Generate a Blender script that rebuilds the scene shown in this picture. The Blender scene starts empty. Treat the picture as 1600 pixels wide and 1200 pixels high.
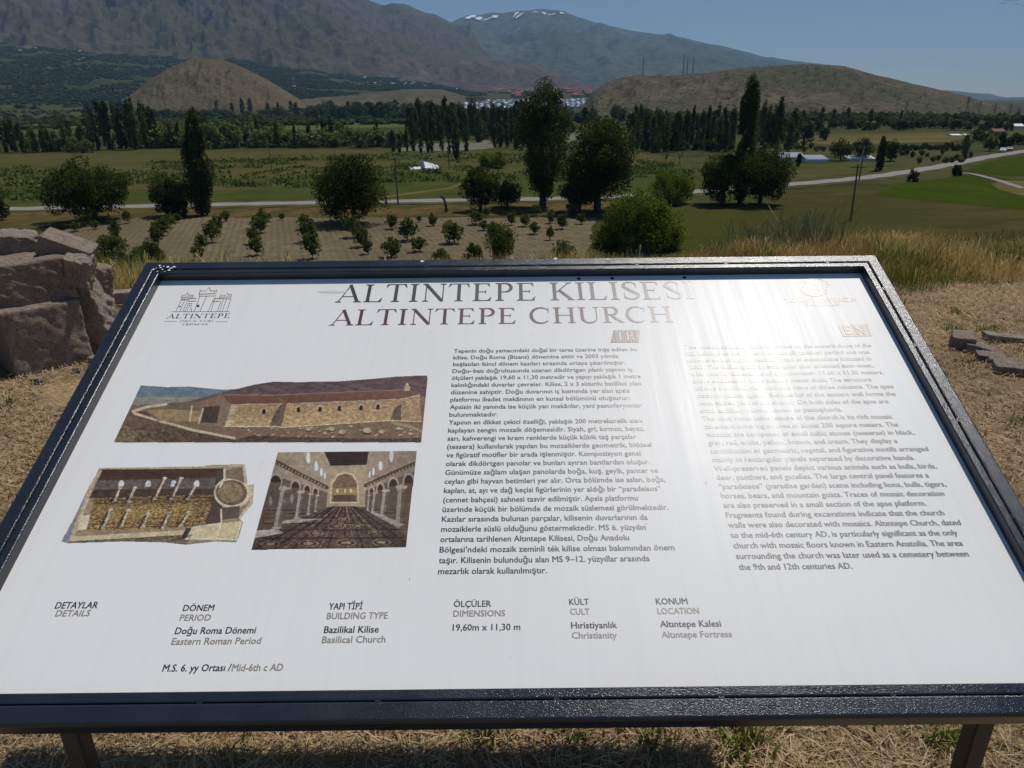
import bpy, bmesh, math, random
import numpy as np
from mathutils import Vector, Matrix

R = math.radians
random.seed(7)
scene = bpy.context.scene
COL = scene.collection

# ------------------------------------------------------------------ camera, light, exposure
F = 1109.0            # focal length in photograph pixels (1600 wide)
PITCH = R(21.6)
ROLL = 0.0105
H = 1.56              # eye height above the terrace
cam_d = bpy.data.cameras.new('camera')
cam = bpy.data.objects.new('camera', cam_d)
COL.objects.link(cam)
scene.camera = cam
cam_d.sensor_width = 36.0
cam_d.lens = 36.0 * F / 1600.0
cam_d.clip_start = 0.05
cam_d.clip_end = 60000
cam_d.dof.use_dof = False
fwd = Vector((0, math.cos(PITCH), -math.sin(PITCH)))
up0 = Vector((0, math.sin(PITCH), math.cos(PITCH)))
ri0 = Vector((1, 0, 0))
RI = ri0 * math.cos(ROLL) - up0 * math.sin(ROLL)
UP = up0 * math.cos(ROLL) + ri0 * math.sin(ROLL)
M = Matrix((RI, UP, -fwd)).transposed().to_4x4()
M.translation = Vector((0, 0, H))
cam.matrix_world = M

SUN = Vector((0.313, 0.304, 0.905)).normalized()
world = bpy.data.worlds.new('World')
scene.world = world
world.use_nodes = True
wn = world.node_tree
wn.nodes.clear()
sky = wn.nodes.new('ShaderNodeTexSky')
sky.sky_type = 'NISHITA'
sky.sun_disc = False
sky.sun_elevation = math.asin(SUN.z)
sky.sun_rotation = math.atan2(SUN.x, SUN.y)
sky.altitude = 1200
sky.air_density = 1.0
sky.dust_density = 0.25
sky.ozone_density = 4.5
bg = wn.nodes.new('ShaderNodeBackground')
bg.inputs['Strength'].default_value = 0.053
wo = wn.nodes.new('ShaderNodeOutputWorld')
wn.links.new(sky.outputs[0], bg.inputs['Color'])
wn.links.new(bg.outputs[0], wo.inputs['Surface'])
sun_d = bpy.data.lights.new('sun', 'SUN')
sun_d.energy = 2.9
sun_d.angle = R(0.53)
sun_d.color = (1.0, 0.955, 0.88)
sun_o = bpy.data.objects.new('sun', sun_d)
COL.objects.link(sun_o)
sun_o.rotation_euler = SUN.to_track_quat('Z', 'Y').to_euler()
scene.view_settings.view_transform = 'Standard'
scene.view_settings.look = 'None'
scene.view_settings.exposure = 0.25
scene.view_settings.gamma = 1.0
scene.view_settings.use_curve_mapping = False
scene.cycles.max_bounces = 6
scene.cycles.volume_bounces = 0
scene.cycles.use_denoising = True

# ------------------------------------------------------------------ helpers
def ray(px, py):
    return (fwd + RI * ((px - 800) / F) + UP * ((600 - py) / F))

def at_z(px, py, z):
    d = ray(px, py)
    t = (z - H) / d.z
    return Vector((0, 0, H)) + d * t

def azel(px, py):
    d = ray(px, py)
    return math.atan2(d.x, d.y), d.z / math.hypot(d.x, d.y)

def scale_at(p):                      # photo pixels per metre at world point p
    return F / (Vector(p) - Vector((0, 0, H))).dot(fwd)

def tag(o, label=None, cat=None, group=None, kind=None):
    if label: o['label'] = label
    if cat: o['category'] = cat
    if group: o['group'] = group
    if kind: o['kind'] = kind
    return o

def empty(name, loc=(0, 0, 0), rz=0.0):
    o = bpy.data.objects.new(name, None)
    o.empty_display_size = 0.2
    COL.objects.link(o)
    o.location = loc
    o.rotation_euler = (0, 0, rz)
    return o

def link(name, me, mat=None, parent=None, loc=None):
    o = bpy.data.objects.new(name, me)
    COL.objects.link(o)
    if mat is not None and len(me.materials) == 0:
        me.materials.append(mat)
    if parent is not None: o.parent = parent
    if loc is not None: o.location = loc
    return o

def np_mesh(name, verts, faces, mat=None, smooth=False, fattr=None, vcol=None):
    """verts (n,3), faces (m,k) of equal size k"""
    verts = np.asarray(verts, dtype=np.float32); faces = np.asarray(faces, dtype=np.int32)
    me = bpy.data.meshes.new(name)
    n, (m, k) = len(verts), faces.shape
    me.vertices.add(n); me.vertices.foreach_set('co', verts.ravel())
    me.loops.add(m * k); me.loops.foreach_set('vertex_index', faces.ravel())
    me.polygons.add(m)
    me.polygons.foreach_set('loop_start', np.arange(0, m * k, k, dtype=np.int32))
    me.polygons.foreach_set('loop_total', np.full(m, k, dtype=np.int32))
    me.polygons.foreach_set('use_smooth', np.full(m, smooth, dtype=bool))
    me.update(calc_edges=True)
    if fattr is not None:
        a = me.attributes.new('shade', 'FLOAT', 'FACE'); a.data.foreach_set('value', np.asarray(fattr, dtype=np.float32))
    if vcol is not None:
        a = me.color_attributes.new('print', 'FLOAT_COLOR', 'POINT')
        c = np.ones((n, 4), dtype=np.float32); c[:, :3] = vcol
        a.data.foreach_set('color', c.ravel())
    if mat is not None: me.materials.append(mat)
    return me

class MB:
    def __init__(s): s.v = []; s.f = []
    def add(s, vs, fs):
        b = len(s.v); s.v += [tuple(v) for v in vs]; s.f += [tuple(i + b for i in f) for f in fs]
    def box(s, x0, x1, y0, y1, z0, z1, fn=None):
        vs = [(x, y, z) for z in (z0, z1) for y in (y0, y1) for x in (x0, x1)]
        if fn: vs = [fn(v) for v in vs]
        s.add(vs, [(0, 2, 3, 1), (4, 5, 7, 6), (0, 1, 5, 4), (2, 6, 7, 3), (0, 4, 6, 2), (1, 3, 7, 5)])
    def tube(s, pts, rad, n=6, cap=True):
        pts = [Vector(p) for p in pts]
        rings = []
        for i, p in enumerate(pts):
            d = (pts[min(i + 1, len(pts) - 1)] - pts[max(i - 1, 0)]).normalized()
            a = d.cross(Vector((0.31, 0.95, 0.05))).normalized()
            if a.length < .1: a = d.cross(Vector((1, 0, 0))).normalized()
            b = d.cross(a)
            r = rad[i] if hasattr(rad, '__len__') else rad
            rings.append([p + (a * math.cos(2 * math.pi * k / n) + b * math.sin(2 * math.pi * k / n)) * r for k in range(n)])
        fs = []
        for i in range(len(pts) - 1):
            for k in range(n):
                fs.append((i * n + k, i * n + (k + 1) % n, (i + 1) * n + (k + 1) % n, (i + 1) * n + k))
        if cap: fs.append(tuple(range((len(pts) - 1) * n, len(pts) * n)))
        s.add([v for r_ in rings for v in r_], fs)
    def mesh(s, name, mat=None, smooth=False):
        me = bpy.data.meshes.new(name)
        me.from_pydata(s.v, [], s.f)
        bm = bmesh.new(); bm.from_mesh(me)
        bmesh.ops.recalc_face_normals(bm, faces=bm.faces[:]); bm.to_mesh(me); bm.free()
        if smooth: me.polygons.foreach_set('use_smooth', [True] * len(me.polygons))
        if mat: me.materials.append(mat)
        me.update()
        return me
    def build(s, name, mat=None, parent=None, smooth=False):
        return link(name, s.mesh(name, mat, smooth), None, parent)

# ---- numpy value noise
def _hash(ix, iy, seed):
    n = (ix.astype(np.int64) * 374761393 + iy.astype(np.int64) * 668265263 + seed * 1442695041) & 0x7fffffff
    n = ((n ^ (n >> 13)) * 1274126177) & 0x7fffffff
    return ((n ^ (n >> 16)) & 0xffff) / 65535.0
def vnoise(x, y, seed=0):
    x = np.asarray(x, dtype=float); y = np.asarray(y, dtype=float)
    ix, iy = np.floor(x), np.floor(y); fx, fy = x - ix, y - iy
    fx = fx * fx * (3 - 2 * fx); fy = fy * fy * (3 - 2 * fy)
    a = _hash(ix, iy, seed); b = _hash(ix + 1, iy, seed); c = _hash(ix, iy + 1, seed); d = _hash(ix + 1, iy + 1, seed)
    return (a * (1 - fx) + b * fx) * (1 - fy) + (c * (1 - fx) + d * fx) * fy
def fbm(x, y, seed=0, oct=5, gain=.5):
    s = 0; a = 1; t = 0
    for i in range(oct):
        s = s + a * vnoise(x * 2 ** i + 13.7 * i, y * 2 ** i + 7.1 * i, seed + i); t += a; a *= gain
    return s / t
def ridged(x, y, seed=0, oct=5):
    s = 0; a = 1; t = 0
    for i in range(oct):
        s = s + a * (1 - np.abs(2 * vnoise(x * 2 ** i + 3.7 * i, y * 2 ** i + 9.1 * i, seed + i) - 1)); t += a; a *= .5
    return s / t
def sstep(a, b, x):
    t = np.clip((np.asarray(x, dtype=float) - a) / (b - a), 0, 1)
    return t * t * (3 - 2 * t)

# ------------------------------------------------------------------ materials
def new_mat(name):
    m = bpy.data.materials.new(name); m.use_nodes = True
    nt = m.node_tree; b = nt.nodes['Principled BSDF']
    return m, nt, b
def ramp(nt, fac, stops):
    r = nt.nodes.new('ShaderNodeValToRGB')
    e = r.color_ramp.elements
    while len(e) < len(stops): e.new(0.5)
    for i, (p, c) in enumerate(stops):
        e[i].position = p; e[i].color = (*c, 1)
    nt.links.new(fac, r.inputs[0]); return r.outputs[0]
def coords(nt, scale=(1, 1, 1), rot=(0, 0, 0), kind='Object'):
    tc = nt.nodes.new('ShaderNodeTexCoord'); mp = nt.nodes.new('ShaderNodeMapping')
    mp.inputs['Scale'].default_value = scale; mp.inputs['Rotation'].default_value = rot
    nt.links.new(tc.outputs[kind], mp.inputs[0]); return mp.outputs[0]
def noise(nt, vec, scale, detail=5, rough=.55, dist=0.0):
    n = nt.nodes.new('ShaderNodeTexNoise')
    n.inputs['Scale'].default_value = scale; n.inputs['Detail'].default_value = detail
    n.inputs['Roughness'].default_value = rough; n.inputs['Distortion'].default_value = dist
    nt.links.new(vec, n.inputs['Vector']); return n.outputs[0]
def mixc(nt, fac, a, b, mode='MIX'):
    m = nt.nodes.new('ShaderNodeMix'); m.data_type = 'RGBA'; m.blend_type = mode
    for sock, val in ((m.inputs[0], fac), (m.inputs[6], a), (m.inputs[7], b)):
        if hasattr(val, 'is_linked') or hasattr(val, 'links'): nt.links.new(val, sock)
        elif isinstance(val, tuple): sock.default_value = (*val, 1)
        else: sock.default_value = val
    return m.outputs[2]
def bump(nt, b, h, strength, dist):
    bp = nt.nodes.new('ShaderNodeBump'); bp.inputs['Strength'].default_value = strength; bp.inputs['Distance'].default_value = dist
    nt.links.new(h, bp.inputs['Height']); nt.links.new(bp.outputs[0], b.inputs['Normal'])
def plain_mat(name, col, rough=.8, spec=.3, var=.15, scale=5.0, bmp=0, bd=.01):
    m, nt, b = new_mat(name)
    v = coords(nt); n = noise(nt, v, scale)
    lo = tuple(c * (1 - var) for c in col); hi = tuple(min(1, c * (1 + var)) for c in col)
    nt.links.new(ramp(nt, n, [(.3, lo), (.7, hi)]), b.inputs['Base Color'])
    b.inputs['Roughness'].default_value = rough; b.inputs['Specular IOR Level'].default_value = spec
    if bmp: bump(nt, b, n, bmp, bd)
    return m
def land_mat(name, cols, scales, rough=.95, bmp=.3, bd=.5, stretch=(1, 1, 1), rot=(0, 0, 0), k=(.82, .80, .60)):
    """three-scale noise ground; cols dark, mid, light, patch"""
    cols = [tuple(c * q for c, q in zip(cc, k)) for cc in cols]
    m, nt, b = new_mat(name)
    v = coords(nt, stretch, rot)
    n1 = noise(nt, v, scales[0], 6, .6, .3); n2 = noise(nt, v, scales[1], 6, .65); n3 = noise(nt, v, scales[2], 4, .7)
    c1 = ramp(nt, n2, [(.33, cols[0]), (.5, cols[1]), (.68, cols[2])])
    c2 = mixc(nt, ramp(nt, n1, [(.42, (0, 0, 0)), (.6, (1, 1, 1))]), c1, cols[3])
    c3 = mixc(nt, .35, c2, ramp(nt, n3, [(.35, (.35, .35, .35)), (.65, (1, 1, 1))]), 'MULTIPLY')
    nt.links.new(c3, b.inputs['Base Color'])
    b.inputs['Roughness'].default_value = rough; b.inputs['Specular IOR Level'].default_value = .02
    if bmp: bump(nt, b, n3, bmp, bd)
    return m
def leaf_mat(name, dark, light, trans=.32, spec=.06):
    m, nt, b = new_mat(name)
    at = nt.nodes.new('ShaderNodeAttribute'); at.attribute_name = 'shade'
    v = coords(nt); n = noise(nt, v, .55, 3)
    base = ramp(nt, at.outputs['Fac'], [(0, dark), (1, light)])
    c = mixc(nt, .5, base, ramp(nt, n, [(.35, (.5, .55, .5)), (.65, (1.25, 1.2, 1.0))]), 'MULTIPLY')
    oi = nt.nodes.new('ShaderNodeObjectInfo')
    c = mixc(nt, .5, c, ramp(nt, oi.outputs['Random'], [(0, (.72, .76, .70)), (.5, (1, 1, 1)), (1, (1.3, 1.18, .95))]), 'MULTIPLY')
    nt.links.new(c, b.inputs['Base Color'])
    b.inputs['Roughness'].default_value = .6; b.inputs['Specular IOR Level'].default_value = spec
    tr = nt.nodes.new('ShaderNodeBsdfTranslucent'); nt.links.new(c, tr.inputs[0])
    mx = nt.nodes.new('ShaderNodeMixShader'); mx.inputs[0].default_value = trans
    out = nt.nodes['Material Output']
    nt.links.new(b.outputs[0], mx.inputs[1]); nt.links.new(tr.outputs[0], mx.inputs[2]); nt.links.new(mx.outputs[0], out.inputs[0])
    return m

MT = {}
MT['ground'] = None
MT['white'] = plain_mat('white_sheet', (.75, .76, .78), .6)
MT['wall'] = plain_mat('house_wall', (.26, .20, .17), .9, scale=.3)
MT['roof'] = plain_mat('red_roof', (.22, .09, .06), .9, scale=.2)
MT['greyroof'] = plain_mat('grey_roof', (.24, .26, .30), .7, scale=.2)
MT['bark'] = plain_mat('bark', (.10, .075, .055), .95, scale=3)
MT['wood'] = plain_mat('grey_wood', (.14, .12, .10), .9, scale=2)
MT['steel'] = plain_mat('galvanised_steel', (.16, .17, .18), .6)
MT['road'] = plain_mat('road_surface', (.24, .22, .20), .95, scale=.6)
MT['plastic'] = plain_mat('greenhouse_plastic', (.66, .68, .70), .55, scale=.02, var=.3)
MT['snow'] = plain_mat('snow', (.85, .87, .9), .7, scale=.01, var=.05)
MT['leaf_dark'] = leaf_mat('walnut_leaves', (.018, .028, .004), (.105, .135, .018))
MT['leaf_poplar'] = leaf_mat('poplar_leaves', (.026, .042, .010), (.120, .150, .042))
MT['leaf_pale'] = leaf_mat('willow_leaves', (.10, .13, .04), (.26, .30, .10))
MT['leaf_bright'] = leaf_mat('bush_leaves', (.055, .075, .006), (.23, .28, .03))
MT['leaf_orchard'] = leaf_mat('orchard_leaves', (.04, .06, .012), (.16, .20, .045))
MT['leaf_far'] = leaf_mat('distant_leaves', (.015, .026, .008), (.048, .064, .020), .05, 0)
MT['leaf_mid'] = leaf_mat('mid_poplar_leaves', (.040, .062, .018), (.165, .195, .070), .35)
# ------------------------------------------------------------------ ground
PZ = -15.0
def ground_z(x, y):
    x = np.asarray(x, dtype=float); y = np.asarray(y, dtype=float)
    r = np.hypot(x, y); az = np.arctan2(x, np.maximum(y, 1e-6))
    edge = 6.9 + .35 * np.sin(x * .5) + np.where(x > 1.2, .9 * sstep(1.2, 5, x), 0)
    k = 1.3
    sp = np.logaddexp(0, (y - edge - .8) * k) / k
    z = -.47 * sp
    z = z + .05 * (fbm(x * .5, y * .5, 5, 4) - .5) * sstep(.0, 3, r)
    z = np.maximum(z, PZ + .25 * (fbm(x * .02, y * .02, 3, 3) - .5) * sstep(60, 90, r) * (1 - sstep(500, 900, r)) * 0)
    front = 1 - sstep(R(14), R(26), az)
    z = z + .03 * np.clip(r - 1200, 0, 2800) * front * (y > 0)
    return z
def gz(x, y): return float(ground_z(np.array([x]), np.array([y]))[0])

# ground material: straw terrace near, meadow far (mixed by real position)
def ground_material():
    m, nt, b = new_mat('ground')
    v = coords(nt)
    sx = nt.nodes.new('ShaderNodeSeparateXYZ'); nt.links.new(v, sx.inputs[0])
    # straw
    vs = coords(nt, (1, 1, 1))
    n1 = noise(nt, v, 1.1, 6, .6); n2 = noise(nt, v, 45, 5, .7); n3 = noise(nt, v, 9, 4, .65)
    straw = ramp(nt, n2, [(.30, (.16, .105, .058)), (.5, (.35, .24, .13)), (.72, (.55, .41, .23))])
    straw = mixc(nt, ramp(nt, n1, [(.42, (0, 0, 0)), (.62, (1, 1, 1))]), straw, (.22, .155, .09))
    straw = mixc(nt, .45, straw, ramp(nt, n3, [(.3, (.5, .5, .48)), (.6, (1, 1, 1))]), 'MULTIPLY')
    # meadow
    g1 = noise(nt, v, .012, 6, .6, .5); g2 = noise(nt, v, .09, 7, .7); g3 = noise(nt, v, .9, 4, .7)
    mead = ramp(nt, g2, [(.34, (.030, .038, .008)), (.5, (.052, .058, .014)), (.66, (.085, .082, .026))])
    mead = mixc(nt, ramp(nt, g1, [(.46, (0, 0, 0)), (.62, (1, 1, 1))]), mead, (.085, .078, .028))
    mead = mixc(nt, .5, mead, ramp(nt, g3, [(.35, (.5, .5, .5)), (.62, (1, 1, 1))]), 'MULTIPLY')
    ln = nt.nodes.new('ShaderNodeVectorMath'); ln.operation = 'LENGTH'; nt.links.new(v, ln.inputs[0])
    mr = nt.nodes.new('ShaderNodeMapRange'); mr.inputs['From Min'].default_value = 7.5; mr.inputs['From Max'].default_value = 13
    nt.links.new(ln.outputs['Value'], mr.inputs['Value'])
    c = mixc(nt, mr.outputs[0], straw, mead)
    nt.links.new(c, b.inputs['Base Color'])
    b.inputs['Roughness'].default_value = .95; b.inputs['Specular IOR Level'].default_value = .04
    bump(nt, b, n2, .5, .02)
    return m
MT['ground'] = ground_material()
def build_ground():
    az = np.concatenate([np.linspace(-50, 50, 421), np.linspace(50, 310, 90)[1:-1]]) * math.pi / 180
    rr = np.concatenate([[0.0], np.linspace(.4, 14, 110), np.geomspace(14.3, 60, 60), np.geomspace(62, 13600, 120)])
    A, RR = np.meshgrid(az, rr, indexing='ij')
    X, Y = RR * np.sin(A), RR * np.cos(A)
    Z = ground_z(X, Y)
    na, nr = A.shape
    V = np.stack([X, Y, Z], -1).reshape(-1, 3)
    i, j = np.meshgrid(np.arange(na), np.arange(nr - 1), indexing='ij')
    i2 = (i + 1) % na
    Fc = np.stack([i * nr + j, i * nr + j + 1, i2 * nr + j + 1, i2 * nr + j], -1).reshape(-1, 4)
    o = link('ground', np_mesh('ground', V, Fc, MT['ground'], True))
    tag(o, kind='structure')
build_ground()

# flat sheets on the plain
def sheet(name, pxs, mat, lift, kind='structure', dens=None, jag=0.0, seed=0):
    """pxs: outline read off the photograph as ground points; subdivided rim with uneven edge"""
    rnd = random.Random(seed)
    pts = [at_z(px, py, PZ) for px, py in pxs]
    out = []
    for a, b in zip(pts, pts[1:] + pts[:1]):
        n = max(1, int((b - a).length / (dens or 8)))
        nrm = Vector((-(b - a).y, (b - a).x, 0)).normalized()
        for k in range(n):
            p = a.lerp(b, k / n)
            if k: p = p + nrm * rnd.uniform(-jag, jag)
            out.append((p.x, p.y, PZ + lift))
    me = bpy.data.meshes.new(name)
    me.from_pydata(out, [], [tuple(range(len(out)))])
    bm = bmesh.new(); bm.from_mesh(me); bmesh.ops.triangulate(bm, faces=bm.faces[:], ngon_method='EAR_CLIP')
    for f in bm.faces:
        if f.normal.z < 0: f.normal_flip()
    bm.to_mesh(me); bm.free(); me.materials.append(mat)
    return tag(link(name, me), kind=kind)

m_green = land_mat('green_crop', [(.055, .085, .010), (.075, .112, .014), (.095, .135, .02), (.07, .095, .014)], (.03, .3, 2.5), stretch=(1, .4, 1), k=(.60, .60, .10))
m_olive = land_mat('ripening_field', [(.085, .095, .025), (.12, .125, .036), (.155, .15, .05), (.10, .115, .028)], (.03, .25, 2.0), stretch=(.5, 1.6, 1), rot=(0, 0, .3), k=(.60, .52, .5))
m_dry = land_mat('dry_verge', [(.13, .085, .042), (.21, .13, .06), (.27, .18, .09), (.09, .09, .035)], (.15, .8, 5), k=(.72, .74, .66))
m_tan = land_mat('stubble', [(.16, .13, .07), (.21, .17, .09), (.27, .22, .12), (.13, .12, .05)], (.03, .2, 1.5), stretch=(.4, 2, 1))
m_light = land_mat('light_meadow', [(.10, .125, .04), (.13, .155, .052), (.16, .18, .07), (.095, .12, .038)], (.01, .08, .8), stretch=(.5, 2, 1))
m_gravel = land_mat('grey_gravel', [(.19, .18, .19), (.24, .23, .24), (.3, .29, .3), (.2, .2, .19)], (.03, .2, 1.5))
m_slope = land_mat('hill_grass', [(.045, .06, .016), (.07, .082, .024), (.10, .105, .036), (.08, .085, .024)], (.04, .3, 2))
m_mead2 = land_mat('grazed_meadow', [(.056, .072, .022), (.076, .096, .030), (.10, .118, .04), (.080, .092, .03)], (.02, .12, 1.5))
m_scrub = land_mat('scrub_meadow', [(.05, .07, .022), (.085, .10, .036), (.14, .13, .06), (.125, .105, .05)], (.03, .16, .9), stretch=(.7, 1.4, 1))
sheet('meadow', [(-300, 325), (-300, 292), (0, 290), (300, 300), (560, 290), (640, 270), (900, 275), (1080, 250), (1100, 300), (800, 309), (400, 314), (0, 323)], m_mead2, .02, jag=1.5, seed=1)
sheet('scrub_meadow', [(-300, 290), (-300, 243), (0, 241), (300, 237), (700, 233), (1000, 240), (1080, 249), (900, 274), (640, 269), (560, 289), (300, 299), (0, 289)], m_scrub, .03, jag=2, seed=2)
sheet('dry_verge', [(-300, 352), (-300, 337), (0, 333), (230, 328), (500, 323), (800, 318), (960, 315), (960, 336), (700, 338), (520, 345), (360, 345), (150, 352)], m_dry, .03, jag=.8, seed=3)
sheet('light_field', [(-300, 205), (-300, 184), (0, 183), (140, 185), (140, 200), (0, 203)], m_light, .05, jag=2, seed=4)
sheet('light_field', [(290, 203), (340, 187), (460, 188), (600, 190), (640, 198), (480, 203)], m_light, .05, jag=2, seed=5)
sheet('ripening_field', [(1215, 300), (1330, 290), (1700, 330), (1900, 400), (1500, 415), (1240, 380), (1140, 345)], m_olive, .04, jag=.8, seed=6)
sheet('green_field', [(1360, 306), (1405, 287), (1500, 275), (1530, 272), (1700, 300), (1700, 345), (1600, 329), (1480, 317)], m_green, .06, jag=.5, seed=7)
sheet('green_field', [(1500, 268), (1548, 252), (1700, 228), (1720, 290), (1600, 276), (1560, 274)], m_green, .06, jag=.5, seed=8)
sheet('bare_mound_ground', [(1548, 288), (1570, 283), (1640, 285), (1700, 300), (1700, 330), (1600, 308), (1560, 297)], m_tan, .12, jag=.6, seed=9)
sheet('hill_pasture', [(1050, 330), (1140, 312), (1230, 322), (1300, 350), (1240, 400), (1000, 400)], m_slope, .03, jag=1, seed=10)
sheet('stubble_field', [(1240, 222), (1280, 211), (1480, 207), (1530, 214), (1480, 222), (1300, 226)], m_tan, .05, jag=1, seed=11)
sheet('ploughed_strip', [(1225, 285), (1250, 258), (1330, 254), (1400, 254), (1390, 265), (1300, 276)], m_scrub, .06, jag=1, seed=12)
sheet('gravel_patch', [(618, 236), (630, 226), (700, 224), (765, 219), (775, 232), (700, 236)], m_gravel, .06, jag=1, seed=13)
sheet('gravel_patch', [(885, 222), (893, 208), (920, 208), (932, 220)], m_gravel, .06, jag=1, seed=14)
sheet('meadow_track', [(560, 314), (640, 301), (700, 293), (730, 283), (725, 272), (729, 272), (736, 283), (705, 296), (640, 304), (570, 314)], m_tan, .05, jag=.2, seed=15)

def ribbon(name, pxs, width, mat, lift, z=PZ):
    pts = [at_z(px, py, z) for px, py in pxs]
    fine = []
    for i in range(len(pts) - 1):
        p0, p1, p2, p3 = pts[max(i - 1, 0)], pts[i], pts[i + 1], pts[min(i + 2, len(pts) - 1)]
        for k in range(10):
            t = k / 10
            fine.append(.5 * ((2 * p1) + (p2 - p0) * t + (2 * p0 - 5 * p1 + 4 * p2 - p3) * t * t + (3 * p1 - p0 - 3 * p2 + p3) * t ** 3))
    fine.append(pts[-1])
    v, f = [], []
    for i, p in enumerate(fine):
        d = (fine[min(i + 1, len(fine) - 1)] - fine[max(i - 1, 0)]); n = Vector((-d.y, d.x, 0)).normalized()
        w = width * (1 + .12 * math.sin(i * 1.3))
        for k in range(4):
            q = p + n * w * (k / 3 - .5); v.append((q.x, q.y, z + lift + (.06 if k in (1, 2) else 0)))
    for i in range(len(fine) - 1):
        for k in range(3):
            f.append((i * 4 + k, (i + 1) * 4 + k, (i + 1) * 4 + k + 1, i * 4 + k + 1))
    me = bpy.data.meshes.new(name); me.from_pydata(v, [], f); me.materials.append(mat)
    return tag(link(name, me), kind='structure')
ROADP = [(-300, 333), (-100, 330), (0, 328), (110, 325.5), (230, 323), (350, 320.5), (500, 317.5), (700, 314), (860, 311.5), (1000, 306.5), (1080, 301), (1160, 294), (1240, 288.5), (1330, 280.5), (1400, 272), (1480, 258.5), (1540, 246.5), (1600, 237), (1700, 224), (1800, 214)]
ribbon('road_verge', ROADP, 9.5, m_scrub, .075)
ribbon('road', ROADP, 4.6, MT['road'], .15)
ribbon('field_path', [(1499, 271), (1515, 272), (1530, 275), (1560, 283), (1600, 296)], 1.6, MT['road'], .16)

# orchard soil with real furrows, rows run away and slightly left
def build_orchard_soil():
    m = land_mat('orchard_soil', [(.13, .11, .085), (.175, .15, .12), (.225, .195, .155), (.15, .13, .10)], (.05, .6, 5), bmp=.4, bd=.1, k=(1, .95, .72))
    s = np.arange(-56, 30, .18); t = np.arange(0, 39.5, .6)
    S, T = np.meshgrid(s, t, indexing='ij')
    X = S - .31 * T; Y = 76.5 + T
    ph = (S + .35 * (fbm(S * .3, T * .12, 4, 3) - .5))
    Z = PZ + .07 + .045 * np.sin(ph * 2 * math.pi / .9) * (fbm(S * .25, T * .1, 9, 3) * 1.6 - .1) + .07 * fbm(X * .9, Y * .35, 8, 3)
    n, k = S.shape
    V = np.stack([X, Y, Z], -1).reshape(-1, 3)
    i, j = np.meshgrid(np.arange(n - 1), np.arange(k - 1), indexing='ij')
    Fc = np.stack([i * k + j, (i + 1) * k + j, (i + 1) * k + j + 1, i * k + j + 1], -1).reshape(-1, 4)
    cx = V[Fc[:, 0], 0]; cy = V[Fc[:, 0], 1]
    w = 2.0 * (fbm(cx * .3, cy * .3, 2, 3) - .5)
    keep = (cx < 8 + (cy - 77) * .16 + w) & (cy < 112.5 + w - .07 * (cx + 20))
    tag(link('orchard_soil', np_mesh('orchard_soil', V, Fc[keep], m)), kind='structure')
build_orchard_soil()

# ------------------------------------------------------------------ hills and mountains
def heightfield(name, crest, Dc, Df, mat, amp, fs, seed, prof=1.0, na=260, nr=90, back=1.5, zf=None, crest_amp=.02, detail=.35, thick=1.0, aniso=.45):
    a, t_ = zip(*[azel(px, py) for px, py in crest])
    a = np.array(a); te = np.array(t_)
    az = np.linspace(a[0], a[-1], na)
    zc_az = lambda q: H + Dc * np.interp(q, a, te)
    def z_of(q, r):
        q = np.asarray(q, float); r = np.asarray(r, float)
        t = (r - Df) / (Dc - Df)
        zfoot = ground_z(Df * np.sin(q), Df * np.cos(q)) - 4 if zf is None else zf
        zc = zc_az(q) + crest_amp * Dc * .05 * (fbm(q * 60, q * 0, seed + 9, 4) - .5) * 2
        up = np.clip(t, 0, 1) ** prof
        dn = np.clip((t - 1) / (back - 1), 0, 1)
        shape = np.where(t <= 1, up, 1 - dn ** 1.4)
        env = np.sin(np.clip(np.where(t <= 1, t, 1 - dn), 0, 1) * math.pi) ** .8
        wx = q * Dc / fs; wy = r / fs * aniso
        wx2 = wx + .6 * (fbm(wx * .7, wy * .7, seed + 31, 3) - .5)
        n = (ridged(wx2, wy, seed) - .62) + detail * (ridged(wx2 * 3.1, wy * 2.4, seed + 3, 5) - .6)
        return zfoot + (zc - zfoot) * shape + amp * env * n * np.clip((zc - zfoot) / max(1.0, float(np.max(zc_az(a))) - 0), .12, 1)
    tt = np.concatenate([np.linspace(0, 1, nr), np.linspace(1, back, nr // 4)[1:]])
    A, T = np.meshgrid(az, tt, indexing='ij')
    RR = Df + T * (Dc - Df)
    Z = z_of(A, RR)
    X, Y = RR * np.sin(A), RR * np.cos(A)
    n, k = A.shape
    V = np.stack([X, Y, Z], -1).reshape(-1, 3)
    i, j = np.meshgrid(np.arange(n - 1), np.arange(k - 1), indexing='ij')
    Fc = np.stack([i * k + j, i * k + j + 1, (i + 1) * k + j + 1, (i + 1) * k + j], -1).reshape(-1, 4)
    o = tag(link(name, np_mesh(name, V, Fc, mat, True)), kind='structure')
    return z_of

def rock_mat(name, cols, s, bd, k=(1, 1, 1)):
    cols = [tuple(c * q for c, q in zip(cc, k)) for cc in cols]
    m, nt, b = new_mat(name)
    v = coords(nt)
    n1 = noise(nt, v, s * .25, 6, .6, .6); n2 = noise(nt, v, s, 8, .68, .4); n3 = noise(nt, v, s * 7, 6, .75)
    c = ramp(nt, n2, [(.32, cols[0]), (.5, cols[1]), (.68, cols[2])])
    c = mixc(nt, ramp(nt, n1, [(.45, (0, 0, 0)), (.6, (1, 1, 1))]), c, cols[3])
    c = mixc(nt, .6, c, ramp(nt, n3, [(.40, (.25, .27, .28)), (.50, (.95, .95, .95)), (.66, (1.5, 1.45, 1.35))]), 'MULTIPLY')
    # steeper rock darker and greyer, gentler ground grassy
    nt.links.new(c, b.inputs['Base Color'])
    b.inputs['Roughness'].default_value = 1; b.inputs['Specular IOR Level'].default_value = 0
    bump(nt, b, n3, .9, bd)
    return m
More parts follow.
